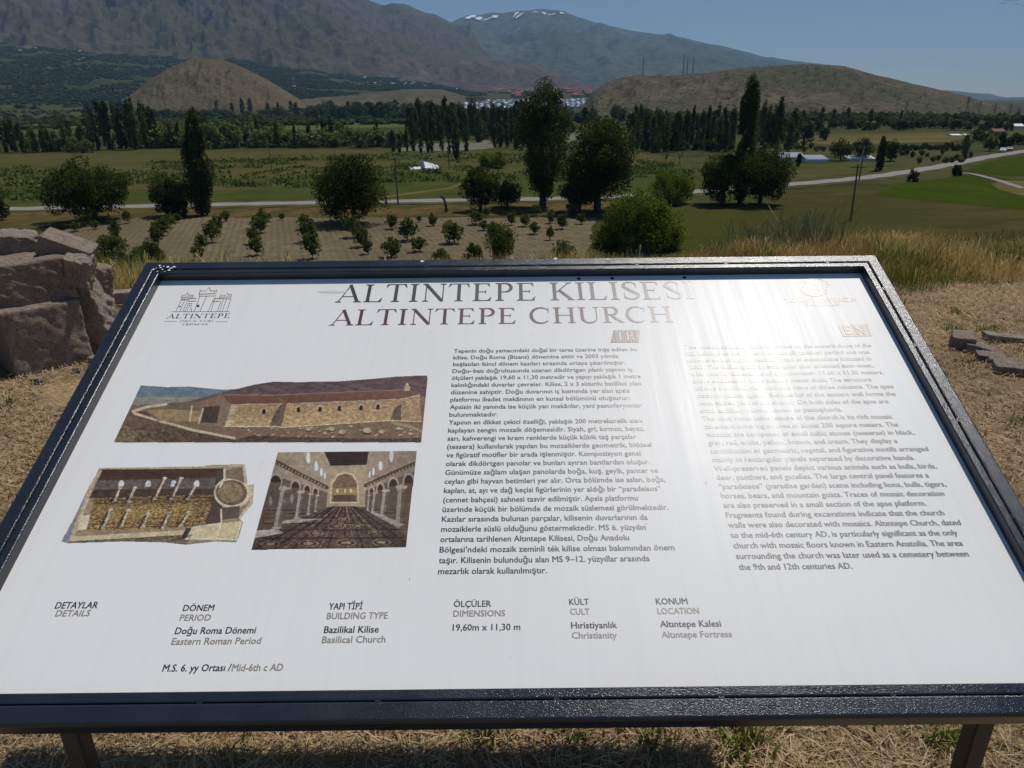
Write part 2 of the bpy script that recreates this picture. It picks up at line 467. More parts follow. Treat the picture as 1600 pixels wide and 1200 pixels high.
m_far = rock_mat('far_mountain_ground', [(.07, .085, .06), (.10, .115, .085), (.14, .145, .115), (.08, .10, .06)], .0016, 30)
m_mid = rock_mat('mountain_ground', [(.07, .07, .055), (.105, .098, .08), (.15, .135, .11), (.09, .095, .06)], .003, 14, (.92, .81, .68))
m_low = rock_mat('foothill_ground', [(.08, .065, .055), (.115, .09, .078), (.15, .12, .10), (.09, .075, .06)], .005, 8)
m_wood = rock_mat('wooded_ground', [(.03, .05, .026), (.045, .07, .036), (.075, .09, .05), (.04, .065, .035)], .01, 3, (1.1, .95, .6))
m_hill = rock_mat('dry_hill_ground', [(.105, .085, .062), (.15, .12, .088), (.20, .165, .12), (.115, .11, .066)], .011, 3, (.78, .78, .72))
m_moundm = rock_mat('mound_ground', [(.12, .085, .062), (.17, .125, .09), (.22, .17, .125), (.14, .115, .075)], .018, 2, (.80, .80, .68))

zM1 = heightfield('far_mountain', [(560, 70), (640, 45), (700, 38), (715, 33), (735, 25), (770, 20), (800, 22), (815, 18), (845, 15), (880, 17), (900, 25), (940, 38), (1000, 50), (1060, 57), (1120, 70), (1180, 85), (1200, 90), (1205, 88), (1240, 95), (1290, 101), (1330, 112), (1420, 130), (1480, 150)],
            11500, 5500, m_far, 420, 900, 11, prof=.8, na=320, nr=110, back=1.12)
heightfield('distant_range', [(1330, 150), (1400, 142), (1440, 140), (1480, 142), (1500, 144), (1545, 146), (1560, 151), (1575, 153), (1600, 152), (1700, 149), (1900, 151), (2100, 165)], 12500, 9500, m_far, 120, 900, 19, na=160, nr=50, back=1.07)
heightfield('dark_ridge_mountain', [(380, -60), (500, -25), (585, 3), (598, 8), (612, 5), (632, 6), (660, 18), (680, 22), (700, 33), (735, 46), (765, 72), (800, 90), (840, 105), (880, 122), (930, 138), (960, 150)],
            8800, 4200, m_mid, 430, 620, 23, prof=.85, na=280, nr=110, back=1.2)
zM3 = heightfield('left_mountain', [(-700, -40), (-400, -90), (-200, -70), (0, -60), (150, -75), (330, -70), (480, -32), (540, 0), (590, 32), (640, 55), (700, 80), (760, 108), (800, 130), (840, 148)],
            6600, 3300, m_mid, 190, 420, 37, prof=.9, na=520, nr=170, back=1.3, detail=.9, aniso=.95)
zM5 = heightfield('brown_foothill', [(380, 150), (440, 128), (500, 108), (560, 100), (640, 97), (720, 93), (790, 95), (840, 102), (880, 114), (905, 126), (935, 140), (980, 152)], 4600, 3300, m_low, 110, 260, 41, prof=.8, na=220, nr=70, back=1.4, detail=.6)
zM4 = heightfield('wooded_slope', [(-700, 55), (-300, 62), (0, 66), (120, 70), (240, 79), (380, 87), (470, 101), (560, 112), (640, 121), (720, 134), (800, 148)], 4200, 1900, m_wood, 36, 240, 53, prof=1.0, na=260, nr=80, back=1.1)
zM6 = heightfield('pale_slope', [(430, 156), (480, 150), (540, 147), (590, 144), (630, 140), (655, 138.5), (690, 140), (715, 147), (740, 154), (760, 160)], 2300, 1250, m_hill, 14, 120, 61, prof=.9, na=120, nr=50, back=1.3)
zM7 = heightfield('dry_mound', [(170, 170), (186, 158), (205, 146), (228, 129), (250, 114), (272, 102), (292, 95), (318, 91), (345, 94), (370, 101), (395, 112), (420, 126), (448, 143), (470, 156), (484, 166)], 1750, 1430, m_moundm, 20, 70, 71, prof=.66, detail=.8, na=260, nr=100, back=1.8)
zM8 = heightfield('dry_hill', [(900, 170), (915, 158), (928, 141), (950, 127), (975, 120), (1000, 117), (1030, 119), (1060, 119), (1100, 114), (1150, 107), (1200, 103), (1240, 101), (1280, 100), (1320, 104), (1345, 110), (1380, 120), (1420, 129), (1460, 138), (1490, 146), (1530, 156), (1570, 167), (1610, 178), (1660, 189), (1720, 190)],
            1600, 950, m_hill, 32, 110, 83, prof=.75, na=420, nr=120, back=1.6, detail=.6)

def patch_on(name, zf, cx, cy, D, w, h, mat, lift, seed, kind='structure', skew=0):
    rnd = random.Random(seed)
    a, t = azel(cx, cy)
    v = []
    nn = 12
    for k in range(nn):
        an = 2 * math.pi * k / nn; rr = rnd.uniform(.6, 1.1)
        q = a + w * .75 / F * math.cos(an) * rr + skew * math.sin(an) / F
        r = D + h * math.sin(an) * rr
        v.append((r * math.sin(q), r * math.cos(q), float(zf(np.array([q]), np.array([r]))[0]) + lift))
    v.append((D * math.sin(a), D * math.cos(a), float(zf(np.array([a]), np.array([D]))[0]) + lift))
    me = bpy.data.meshes.new(name); me.from_pydata(v, [], [(k, (k + 1) % nn, nn) for k in range(nn)]); me.materials.append(mat)
    return tag(link(name, me), kind=kind)
for i, (x, D, w, h, sk) in enumerate([(735, 10480, 9, 120, 6), (748, 10450, 6, 130, 4), (757, 10370, 10, 70, 5), (770, 10380, 8, 90, 6), (775, 10500, 5, 70, 3), (806, 10400, 5, 90, 3), (812, 10250, 6, 60, 4), (838, 10550, 6, 80, -3), (848, 10580, 6, 120, -4), (852, 10450, 4, 160, -4), (862, 10530, 6, 140, 4), (878, 10400, 4, 160, 2)]):
    patch_on('snow_patch', zM1, x, 25, D, w, h, MT['snow'], 26, i, skew=sk)
# ------------------------------------------------------------------ vegetation
def leaf_mesh(name, C, size, rng, mat, shade=None, up=.3, aspect=1.0):
    n = len(C)
    d1 = rng.normal(size=(n, 3)); d1 /= np.linalg.norm(d1, axis=1)[:, None]
    nrm = rng.normal(size=(n, 3)); nrm[:, 2] += up; nrm -= d1 * np.sum(nrm * d1, 1)[:, None]
    nrm /= np.linalg.norm(nrm, axis=1)[:, None]
    d2 = np.cross(nrm, d1)
    s = (size * rng.uniform(.6, 1.4, n))[:, None]
    a = d1 * s * .5 * aspect; b = d2 * s * .5
    V = np.stack([C - a, C - b * .8 + a * .1, C + a, C + b * .8 - a * .1], 1).reshape(-1, 3)
    Fc = np.arange(4 * n).reshape(-1, 4)
    if shade is None: shade = rng.uniform(0, 1, n)
    return np_mesh(name, V, Fc, mat, False, np.clip(shade, 0, 1))

def crown(kind, w, h, n, rng, lobes=None):
    """leaf centres, per leaf shade; local coords, z up from the ground"""
    if kind == 'round':
        L = lobes or 46
        th = rng.uniform(0, 2 * math.pi, L); u = rng.uniform(-1, 1, L)
        rad = rng.uniform(.35, .92, L)
        s = np.sqrt(1 - u * u)
        lc = np.stack([s * np.cos(th) * rad * w * .45, s * np.sin(th) * rad * w * .45, h * .50 + u * rad * h * .43], 1)
        lr = rng.uniform(.09, .19, L) * min(w, h * 1.1)
        lsz = 1.0
    elif kind == 'dome':
        L = lobes or 46
        th = rng.uniform(0, 2 * math.pi, L); u = rng.uniform(.02, 1, L); rad = rng.uniform(.6, .9, L)
        s = np.sqrt(1 - u * u * .9)
        lc = np.stack([s * np.cos(th) * rad * w * .44, s * np.sin(th) * rad * w * .44, h * .08 + u * rad * h * .8], 1)
        lr = rng.uniform(.1, .17, L) * min(w, h * 1.3); lsz = 1
    elif kind == 'poplar':
        L = lobes or 60
        t = rng.uniform(0.06, .97, L); th = rng.uniform(0, 2 * math.pi, L)
        prof = np.interp(t, [0, .08, .2, .45, .7, .88, 1], [.25, .55, .85, 1, .85, .5, .12])
        rr = np.sqrt(rng.uniform(0, 1, L)) * prof * w * .40
        lc = np.stack([rr * np.cos(th), rr * np.sin(th), t * h], 1)
        lr = rng.uniform(.10, .17, L) * w; lsz = 2.6
    else:  # vase
        L = lobes or 70
        t = rng.uniform(.15, .97, L); th = rng.uniform(0, 2 * math.pi, L)
        prof = np.interp(t, [0, .15, .35, .6, .8, 1], [.1, .22, .7, 1, .85, .25])
        rr = np.sqrt(rng.uniform(0.05, 1, L)) * prof * w * .42
        lc = np.stack([rr * np.cos(th), rr * np.sin(th), t * h], 1)
        lr = rng.uniform(.07, .14, L) * w; lsz = 1.5
    k = rng.integers(0, L, n)
    d = rng.normal(size=(n, 3)); d /= np.linalg.norm(d, axis=1)[:, None]
    d *= (rng.uniform(.45, 1.15, n) ** .6)[:, None]
    d[:, 2] *= lsz
    C = lc[k] + d * lr[k][:, None]
    C[:, 2] = np.clip(C[:, 2], .03 * h, None)
    lsh = rng.uniform(.15, .85, L)
    return C, lsh[k] + rng.uniform(-.3, .3, n), lc

def trunk_mb(lc, h, r, rng, top=.7, nlimb=7, start=.18, lean=0):
    mb = MB()
    tx = lean * h
    pts = [(0, 0, -.15), (tx * .1, 0, h * .12), (tx * .4, .02 * h, h * .35), (tx * .8, -.01 * h, h * top)]
    mb.tube(pts, [r * 1.25, r, r * .75, r * .2], 7)
    idx = rng.choice(len(lc), size=min(nlimb, len(lc)), replace=False)
    for i in idx:
        z0 = h * rng.uniform(start, start + .25)
        e = Vector(lc[i]); s = Vector((tx * z0 / h, 0, z0)); m_ = s.lerp(e, .5) + Vector((0, 0, .06 * h))
        mb.tube([s, m_, e], [r * .5, r * .3, r * .1], 5)
    return mb

def tree(name, px, base, top, wpx, kind, mat, label, n=5000, leaf=.36, group=None, z=PZ, cat='tree', seed=1, trunk=True, lean=0, lobes=None, tr=.035, sq=1.0, tstart=.18, shift=0):
    rng = np.random.default_rng(seed)
    p = at_z(px, base, z); s = scale_at(p)
    w = wpx / s; h = (base - top) / s / .955
    root = empty(name, p)
    if n > 2000: n = int(n * 1.9); leaf *= .78
    C, sh, lc = crown(kind, w, h, n, rng, lobes)
    C[:, 0] += lean * C[:, 2]; lc[:, 0] += lean * lc[:, 2]
    C[:, 0] += shift * w * (C[:, 2] / h) ** 2
    link('crown', leaf_mesh('crown', C, leaf, rng, mat, sh), parent=root)
    if trunk:
        trunk_mb(lc, h, tr * h * sq, rng, lean=lean, start=tstart).build('trunk', MT['bark'], root, True)
    tag(root, label, cat, group)
    return root

DK, PO, PA, BR = MT['leaf_dark'], MT['leaf_poplar'], MT['leaf_pale'], MT['leaf_bright']
tree('round_tree', 150, 346, 256, 164, 'round', DK, 'wide low dark tree at left, the widest beside the road left of the tall poplar', 12000, .36, seed=1, lobes=70, tstart=.1)
tree('round_tree', 280, 338, 277, 92, 'round', DK, 'rounded dark tree touching the left foot of the lone tall poplar', 6500, .34, seed=2)
tree('poplar_tree', 316, 337, 192, 44, 'poplar', PO, 'tall lone poplar standing between the road and the orchard at left', 9000, .36, seed=3, lean=.07, tr=.018, tstart=.05)
tree('sapling', 325, 336, 314, 11, 'poplar', PO, 'small sapling right beside the trunk of the lone tall poplar', 500, .3, seed=4, tr=.02)
tree('round_tree', -6, 345, 300, 46, 'round', DK, 'dark tree cut off by the left edge of the picture above the stones', 3500, .34, seed=5)
tree('round_tree', 554, 350, 250, 128, 'round', DK, 'big dark globe shaped tree behind the centre left of the orchard', 11000, .36, seed=6, lobes=70, tstart=.08)
tree('round_tree', 751, 330, 262, 62, 'round', DK, 'compact dark tree just right of the bare forked stump', 5200, .34, seed=7, tstart=.12)
tree('round_tree', 793, 324, 279, 48, 'round', DK, 'smaller low tree between the compact dark tree and the tall spreading tree', 2800, .34, seed=8, tstart=.12)
tree('spreading_tree', 848, 324, 157, 96, 'vase', PO, 'tall vase shaped tree rising above the middle of the valley', 13000, .36, seed=9, tr=.028, tstart=.08, lobes=110)
tree('large_tree', 933, 332, 188, 136, 'round', DK, 'large green tree with a high crown right of the vase shaped tree', 13000, .38, seed=10, lobes=80, shift=.12)
tree('large_tree', 905, 330, 262, 64, 'round', DK, 'low dark tree filling the foot of the large green tree', 4500, .36, seed=11)
tree('leafy_bush', 996, 386, 296, 150, 'dome', BR, 'big bright green bush at the right end of the orchard', 14000, .30, seed=12, cat='bush', lobes=70)
tree('leafy_bush', 1046, 318, 262, 84, 'dome', BR, 'green bush partly behind the big bright bush', 5000, .34, seed=13, cat='bush')
tree('poplar_tree', 1156, 318, 149, 40, 'poplar', PO, 'tall dark poplar standing behind the dark pair of trees at right', 9000, .36, seed=14, tr=.018)
tree('round_tree', 1129, 320, 238, 84, 'round', DK, 'left tree of the dark pair below the tall poplar at right', 6500, .36, seed=15, tstart=.1)
tree('round_tree', 1187, 320, 232, 100, 'round', DK, 'right tree of the dark pair below the tall poplar at right', 8000, .36, seed=16, tstart=.1)
tree('leafy_bush', 770, 263, 233, 48, 'dome', BR, 'green bush alone in the meadow left of the tall vase shaped tree', 2200, .5, seed=17, cat='bush')
tree('leafy_bush', 1426, 284, 262, 19, 'dome', DK, 'left of two small dark bushes beside the road at right', 800, .34, seed=18, cat='bush')
tree('leafy_bush', 1494, 275, 254, 17, 'dome', DK, 'right of two small dark bushes beside the road at right', 800, .34, seed=19, cat='bush')
tree('round_bush', 232, 414, 370, 54, 'dome', MT['leaf_orchard'], 'round green bush above the top left corner of the sign', 3200, .22, seed=20, cat='bush')
tree('round_bush', 180, 416, 350, 56, 'dome', MT['leaf_orchard'], 'ragged green bush right of the tilted stone slab', 2600, .22, seed=21, cat='bush')
tree('leafy_bush', 782, 412, 357, 62, 'vase', MT['leaf_orchard'], 'straggly green shrub with bare grey twigs at the near edge of the orchard', 2600, .24, seed=22, cat='bush', tstart=.02)
tree('leafy_bush', 690, 412, 388, 40, 'dome', MT['leaf_orchard'], 'low weedy shrub just above the middle of the sign', 1100, .24, seed=23, cat='bush')
tree('leafy_bush', 740, 412, 374, 34, 'dome', MT['leaf_orchard'], 'low dark shrub left of the straggly shrub at the orchard edge', 1300, .24, seed=24, cat='bush')
tree('leafy_bush', 880, 404, 372, 44, 'dome', MT['leaf_pale'], 'greyish weedy shrub left of the big bright bush', 1500, .22, seed=25, cat='bush')
for i, (x, b, t, w, k, m_, lab) in enumerate([
    (1313, 251, 218, 34, 'round', PO, 'leftmost round tree of the clump behind the grey roofed greenhouses'),
    (1346, 250, 216, 38, 'round', DK, 'darkest round tree in the middle of the clump beyond the road'),
    (1373, 267, 222, 17, 'poplar', DK, 'narrow dark tree standing in front of the clump beyond the road'),
    (1391, 252, 219, 30, 'round', PO, 'rightmost round tree of the clump beyond the road'),
    (1213, 236, 161, 17, 'poplar', PO, 'single tall poplar right of the dark pair of trees'),
    (1505, 243, 212, 16, 'poplar', PA, 'greyish narrow tree just left of where the parked cars stand'),
    (1546, 236, 213, 22, 'round', PA, 'grey green round tree left of the parked cars'),
    (1563, 232, 212, 13, 'poplar', DK, 'narrow dark tree directly behind the parked cars'),
    (1490, 191, 177, 13, 'dome', DK, 'dark pointed tree alone in front of the dry hill at right'),
    (95, 201, 176, 36, 'round', DK, 'isolated dark round tree in the pale field at far left'),
    (1247, 260, 243, 8, 'poplar', PO, 'tiny sapling in front of the grey roofed greenhouses'),
    (714, 251, 205, 10, 'poplar', PO, 'slim small tree standing in the meadow behind the white wreck'),
    (1255, 230, 185, 34, 'round', PO, 'rounded tree behind the left end of the grey roofed greenhouses'),
]):
    tree('round_tree' if k != 'poplar' else 'poplar_tree', x, b, t, w, k, m_, lab, 1600, .6 if b < 240 else .45, seed=100 + i)

# bare stump and bare saplings
def bare(px, base, top, label, seed, name='bare_stump', r=.3, forks=4, cat='stump'):
    rnd = random.Random(seed); p = at_z(px, base, PZ); s = scale_at(p); h = (base - top) / s / .95
    root = empty(name, p); mb = MB()
    mb.tube([(0, 0, -.1), (-.1, 0, h * .4), (-.35, 0, h * .72)], [r, r * .8, r * .75], 8)
    mb.build('trunk', MT['bark'], root, True)
    for k in range(forks):
        an = rnd.uniform(-1, 1); mb = MB()
        b = Vector((-.35, 0, h * .7)); e = b + Vector((an * h * .3, rnd.uniform(-.2, .2), h * rnd.uniform(.15, .32)))
        mb.tube([b, b.lerp(e, .5) + Vector((0, 0, .1)), e], [r * .6, r * .45, r * .2], 6)
        mb.build('branch', MT['bark'], root, True)
    return tag(root, label, cat)
bare(698, 331, 305, 'bare forked tree stump standing between the road and the orchard', 3, r=.32)
bare(1040, 290, 236, 'left of two thin bare saplings behind the green bushes', 5, 'bare_sapling', .12, 6, 'sapling')
bare(1062, 280, 238, 'right of two thin bare saplings behind the green bushes', 6, 'bare_sapling', .10, 6, 'sapling')

# ---- prototypes for repeats
def proto(kind, w, h, n, leaf, mat, seed, trunk=True, tr=.03):
    rng = np.random.default_rng(seed)
    C, sh, lc = crown(kind, w, h, n, rng, 34 if kind != 'poplar' else 46)
    cm = leaf_mesh('crown', C, leaf, rng, mat, sh)
    tm = trunk_mb(lc, h, tr * h, rng, nlimb=4).mesh('trunk', MT['bark'], True) if trunk else None
    return cm, tm, w, h
rs = random.Random(77)
def place(pr, name, p, w, h, label, cat, group):
    cm, tm, pw, ph = pr
    o = empty(name, p, rs.uniform(0, 6.28)); o.scale = (w / pw, w / pw, h / ph)
    c = bpy.data.objects.new('crown', cm); COL.objects.link(c); c.parent = o
    if tm: t = bpy.data.objects.new('trunk', tm); COL.objects.link(t); t.parent = o
    return tag(o, label, cat, group)

P_orch = [proto('round', 2.4, 2.6, 800, .24, MT['leaf_orchard'], 200 + i, tr=.02) for i in range(4)]
orch = [(200, 349, 12, 15), (182, 371, 16, 22), (247, 381, 18, 25), (256, 368, 20, 22), (264, 356, 18, 15), (275, 348, 14, 12),
        (310, 406, 16, 20), (317, 389, 17, 19), (332, 379, 22, 25), (340, 363, 18, 22), (353, 346, 11, 13),
        (402, 399, 20, 24), (397, 381, 18, 20), (408, 364, 22, 22), (413, 353, 20, 20),
        (489, 404, 24, 34), (483, 378, 26, 24), (478, 359, 20, 20),
        (575, 397, 14, 22), (565, 386, 22, 26), (552, 371, 22, 25), (544, 359, 18, 17),
        (612, 402, 26, 24), (613, 358, 17, 19), (637, 376, 27, 26), (655, 393, 22, 20),
        (677, 353, 13, 15), (710, 380, 30, 27), (745, 351, 22, 16), (756, 360, 15, 13), (771, 365, 18, 14),
        (799, 352, 13, 17), (820, 354, 15, 14), (835, 366, 16, 16), (860, 349, 12, 16), (878, 358, 17, 20), (859, 375, 11, 16),
        (440, 344, 8, 9), (700, 362, 16, 12), (655, 347, 8, 8), (760, 340, 10, 12), (838, 336, 14, 14), (893, 336, 16, 16), (908, 350, 12, 14), (120, 362, 12, 12), (150, 358, 12, 12)]
for i, (x, b, w, h) in enumerate(orch):
    p = at_z(x, b, PZ + .1); s = scale_at(p)
    row = 'left' if x < 300 else ('centre' if x < 600 else 'right')
    place(P_orch[i % 4], 'orchard_tree', p, w * 1.35 / s, h * 1.45 / s, 'small young fruit tree in the %s part of the ploughed orchard' % row, 'fruit tree', 'young fruit trees in the %s part of the orchard' % row)

P_pop = [proto('poplar', 4, 16, 1500, .7, MT['leaf_poplar'], 300 + i, tr=.012) for i in range(4)]
P_popm = [proto('poplar', 5, 15, 1300, .7, MT['leaf_mid'], 350 + i, tr=.012) for i in range(3)]
P_popd = [proto('poplar', 4, 16, 1500, .7, MT['leaf_dark'], 310 + i, tr=.012) for i in range(2)]
P_will = [proto('dome', 9, 8, 1100, .8, MT['leaf_pale'], 320 + i) for i in range(3)]
P_rnd = [proto('round', 8, 8, 800, .9, MT['leaf_poplar'], 330 + i) for i in range(4)]
P_rdk = [proto('dome', 8, 8, 800, .9, MT['leaf_dark'], 340 + i) for i in range(2)]
def band(protos, name, x0, x1, n, b0, b1, h0, h1, w0, w1, label, group, even=False, cat='tree'):
    for i in range(n):
        t = (i + rs.uniform(-.35, .35) + .5) / n
        x = x0 + (x1 - x0) * t; b = rs.uniform(b0, b1); hh = rs.uniform(h0, h1); ww = rs.uniform(w0, w1)
        p = at_z(x, b, PZ); s = scale_at(p)
        place(protos[rs.randrange(len(protos))], name, p, ww / s, hh / s / .97, label, cat, group)
band(P_pop, 'poplar_tree', -30, 45, 7, 236, 240, 36, 52, 9, 13, 'dark poplar at the left edge of the near tree row', 'dark poplars at the far left')
band(P_popm, 'poplar_tree', 45, 140, 9, 234, 239, 28, 44, 11, 16, 'pale green poplar in the left of the near tree row', 'pale poplars left of the tall poplar grove')
band(P_will, 'willow_tree', 40, 140, 5, 236, 239, 22, 30, 20, 28, 'low pale willow under the poplars at left', 'low willows under the left poplars')
band(P_pop + P_popm[:2], 'poplar_tree', 142, 248, 13, 229, 236, 55, 72, 13, 19, 'tall dark poplar in the dense grove left of the lone poplar', 'tall poplar grove at left')
band(P_will, 'willow_tree', 236, 450, 17, 228, 233, 28, 46, 34, 54, 'rounded pale willow in the row behind the meadow', 'pale willows behind the left meadow')
band(P_will, 'willow_tree', 455, 640, 12, 227, 231, 26, 42, 32, 50, 'rounded pale willow in the row left of the gravel patch', 'pale willows left of the gravel patch')
band(P_pop, 'poplar_tree', 250, 500, 9, 229, 232, 30, 46, 8, 12, 'narrow poplar standing among the pale willows', 'narrow poplars among the willows')
band(P_popd, 'poplar_tree', 504, 524, 3, 228, 230, 36, 40, 9, 12, 'dark poplar in the tight trio among the willows', 'trio of dark poplars')
band(P_popd, 'poplar_tree', 586, 596, 1, 228, 230, 36, 38, 11, 12, 'single dark poplar between two pale willows', None)
band(P_pop, 'poplar_tree', 612, 735, 12, 236, 240, 24, 36, 7, 11, 'small slim poplar in the open row in front of the gravel patch', 'slim poplars in front of the gravel patch')
band(P_popd[:1] + P_pop[:2] + P_popm, 'poplar_tree', 640, 835, 46, 212, 224, 36, 56, 10, 18, 'tall poplar in the dense dark belt at the centre of the valley', 'dense poplar belt at the centre')
band(P_pop, 'poplar_tree', 770, 870, 10, 228, 236, 24, 34, 8, 12, 'small poplar in front of the central poplar belt', 'small poplars before the central belt')
band(P_pop[:2] + P_popm, 'poplar_tree', 985, 1145, 36, 224, 238, 40, 58, 10, 17, 'slender poplar in the belt right of the large green tree', 'slender poplar belt right of centre')
band(P_rdk, 'round_tree', 1000, 1140, 9, 233, 240, 16, 24, 16, 26, 'low dark tree at the foot of the slender poplar belt', 'low trees under the slender poplars')
band(P_popm, 'poplar_tree', 1170, 1240, 10, 224, 238, 38, 62, 14, 22, 'poplar in the loose group right of the tall dark poplar', 'loose poplars right of the dark pair')
band(P_rnd, 'round_tree', 1195, 1290, 9, 205, 222, 20, 30, 18, 26, 'round tree at the left end of the long right hand belt', 'round trees at the left end of the right belt')
band(P_rnd + P_rdk, 'round_tree', 1290, 1640, 34, 196, 205, 12, 22, 16, 26, 'round tree in the long belt below the dry hill', 'long belt of round trees below the dry hill')
band(P_pop, 'poplar_tree', 1250, 1410, 7, 193, 197, 18, 26, 7, 12, 'poplar rising out of the belt below the dry hill', 'poplars in the belt below the dry hill')
band(P_rdk, 'hedge_tree', 1405, 1500, 16, 231, 236, 8, 12, 9, 13, 'low dark tree in the straight hedge row left of the cars', 'straight hedge row beyond the road', cat='tree')
band(P_rnd, 'orchard_tree', 1240, 1330, 12, 232, 238, 7, 10, 8, 11, 'low tree in the row behind the grey roofed greenhouses', 'low row behind the greenhouses', cat='tree')
band(P_rnd, 'orchard_tree', 1400, 1520, 16, 240, 258, 7, 12, 7, 12, 'small scattered tree between the hedge row and the road', 'scattered small trees beside the right road', cat='tree')
band(P_rnd + P_rdk, 'round_tree', 1510, 1640, 13, 214, 234, 12, 20, 16, 24, 'round tree around the cars at the right edge', 'round trees near the cars')
band(P_pop + P_rnd, 'round_tree', -30, 250, 34, 179, 184, 14, 26, 14, 26, 'tree in the far belt behind the pale field at left', 'far belt behind the left pale field')
band(P_rnd + P_rdk, 'round_tree', 190, 480, 40, 179, 186, 8, 16, 16, 30, 'round tree in the far belt below the left mound', 'far belt below the left mound')
band(P_pop, 'poplar_tree', 330, 480, 8, 180, 184, 18, 28, 7, 12, 'far poplar standing near the foot of the left mound', 'far poplars below the left mound')
band(P_rnd + P_rdk, 'round_tree', 250, 440, 9, 205, 216, 12, 18, 18, 28, 'round tree between the pale field and the willows', 'round trees behind the willows')
band(P_rnd + P_popd, 'round_tree', 480, 720, 46, 180, 188, 12, 24, 14, 26, 'tree in the far belt below the pale slope', 'far belt below the pale slope')
band(P_rnd + P_popd, 'round_tree', 840, 1200, 36, 188, 212, 14, 26, 12, 22, 'tree in the far belt behind the large green trees', 'far belt behind the large trees')

# ---- far-off woods that read as one mass
def blobs(name, P, size, seed, mat, flat=.8):
    """P (n,3) ground points; each one an irregular 10-sided lump of foliage"""
    rng = np.random.default_rng(seed); n = len(P)
    base = np.array([[0, 0, 1.05], [.9, 0, .55], [.28, .86, .6], [-.73, .53, .5], [-.73, -.53, .62], [.28, -.86, .5], [.6, .3, 0], [-.5, .4, 0], [0, -.6, 0]], float)
    fc = np.array([[0, 1, 2], [0, 2, 3], [0, 3, 4], [0, 4, 5], [0, 5, 1], [1, 6, 2], [2, 6, 7], [2, 7, 3], [3, 7, 4], [4, 7, 8], [4, 8, 5], [5, 8, 1], [1, 8, 6]])
    s = size * rng.uniform(.55, 1.3, n)
    V = base[None] * (1 + rng.uniform(-.25, .25, (n, 9, 1)))
    th = rng.uniform(0, 6.28, n); c, s_ = np.cos(th)[:, None], np.sin(th)[:, None]
    X = V[..., 0] * c - V[..., 1] * s_; Y = V[..., 0] * s_ + V[..., 1] * c
    Hs = flat * rng.uniform(.7, 1.5, n)
    V = np.stack([X, Y, V[..., 2] * Hs[:, None]], -1) * s[:, None, None] + P[:, None, :]
    Fc = (fc[None] + (np.arange(n) * 9)[:, None, None]).reshape(-1, 3)
    sh = np.repeat(rng.uniform(0, 1, n), 13)
    return link(name, np_mesh(name, V.reshape(-1, 3), Fc, mat, False, sh))
def far_woods():
    rng = np.random.default_rng(5)
    FR = MT['leaf_far']
    # on the lower mountain slope
    n = 42000
    az = rng.uniform(azel(-300, 100)[0], azel(760, 100)[0], n); r = 1950 + (4150 - 1950) * rng.uniform(0, 1, n) ** .9
    X, Y = r * np.sin(az), r * np.cos(az)
    d = fbm(X / 160, Y / 260, 3, 4); keep = (d > .40) & ((r < 3500) | (d > .5))
    az, r, X, Y = az[keep], r[keep], X[keep], Y[keep]
    Z = zM4(az, r)
    o = blobs('distant_woods', np.stack([X, Y, Z - .5], 1), 5.5, 1, FR); tag(o, 'dark green woods covering the lower slope of the left mountain', 'woods', kind='stuff')
    # plain between the tree belts and the hills
    n = 12000
    az = rng.uniform(azel(-200, 180)[0], azel(1700, 180)[0], n); r = 680 * (2.3 ** rng.uniform(0, 1, n))
    X, Y = r * np.sin(az), r * np.cos(az)
    d = fbm(X / 60, Y / 120, 8, 4); keep = (d > .45) & ~((az > azel(1180, 180)[0]) & (r > 900))
    az, r, X, Y = az[keep], r[keep], X[keep], Y[keep]
    o = blobs('plain_woods', np.stack([X, Y, ground_z(X, Y)], 1), 3.4, 2, FR, .9); tag(o, 'mixed dark woods and hedges across the far plain', 'woods', kind='stuff')
    # low scrub dotted over the meadow
    n = 900
    az = rng.uniform(azel(-150, 260)[0], azel(1080, 260)[0], n); r = rng.uniform(165, 262, n)
    X, Y = r * np.sin(az), r * np.cos(az)
    keep = fbm(X / 25, Y / 25, 12, 3) > .42
    X, Y = X[keep], Y[keep]
    C = []
    for x, y in zip(X, Y):
        k = 26; C.append(np.stack([x + rng.normal(0, 1.3, k), y + rng.normal(0, 1.0, k), PZ + np.abs(rng.normal(0, .45, k))], 1))
    C = np.concatenate(C)
    o = link('meadow_scrub', leaf_mesh('meadow_scrub', C, .7, rng, MT['leaf_orchard'])); tag(o, 'low scrub and tussocks dotted over the meadow', 'scrub', kind='stuff')
    # shrubs on the dry hill and mound
    n = 500
    az = rng.uniform(azel(930, 150)[0], azel(1640, 150)[0], n); r = rng.uniform(960, 1500, n)
    P = np.stack([r * np.sin(az), r * np.cos(az), zM8(az, r)], 1)
    o = blobs('hill_scrub', P, 1.5, 4, FR, .5); tag(o, 'sparse scrub dotted over the dry hill', 'scrub', kind='stuff')
far_woods()
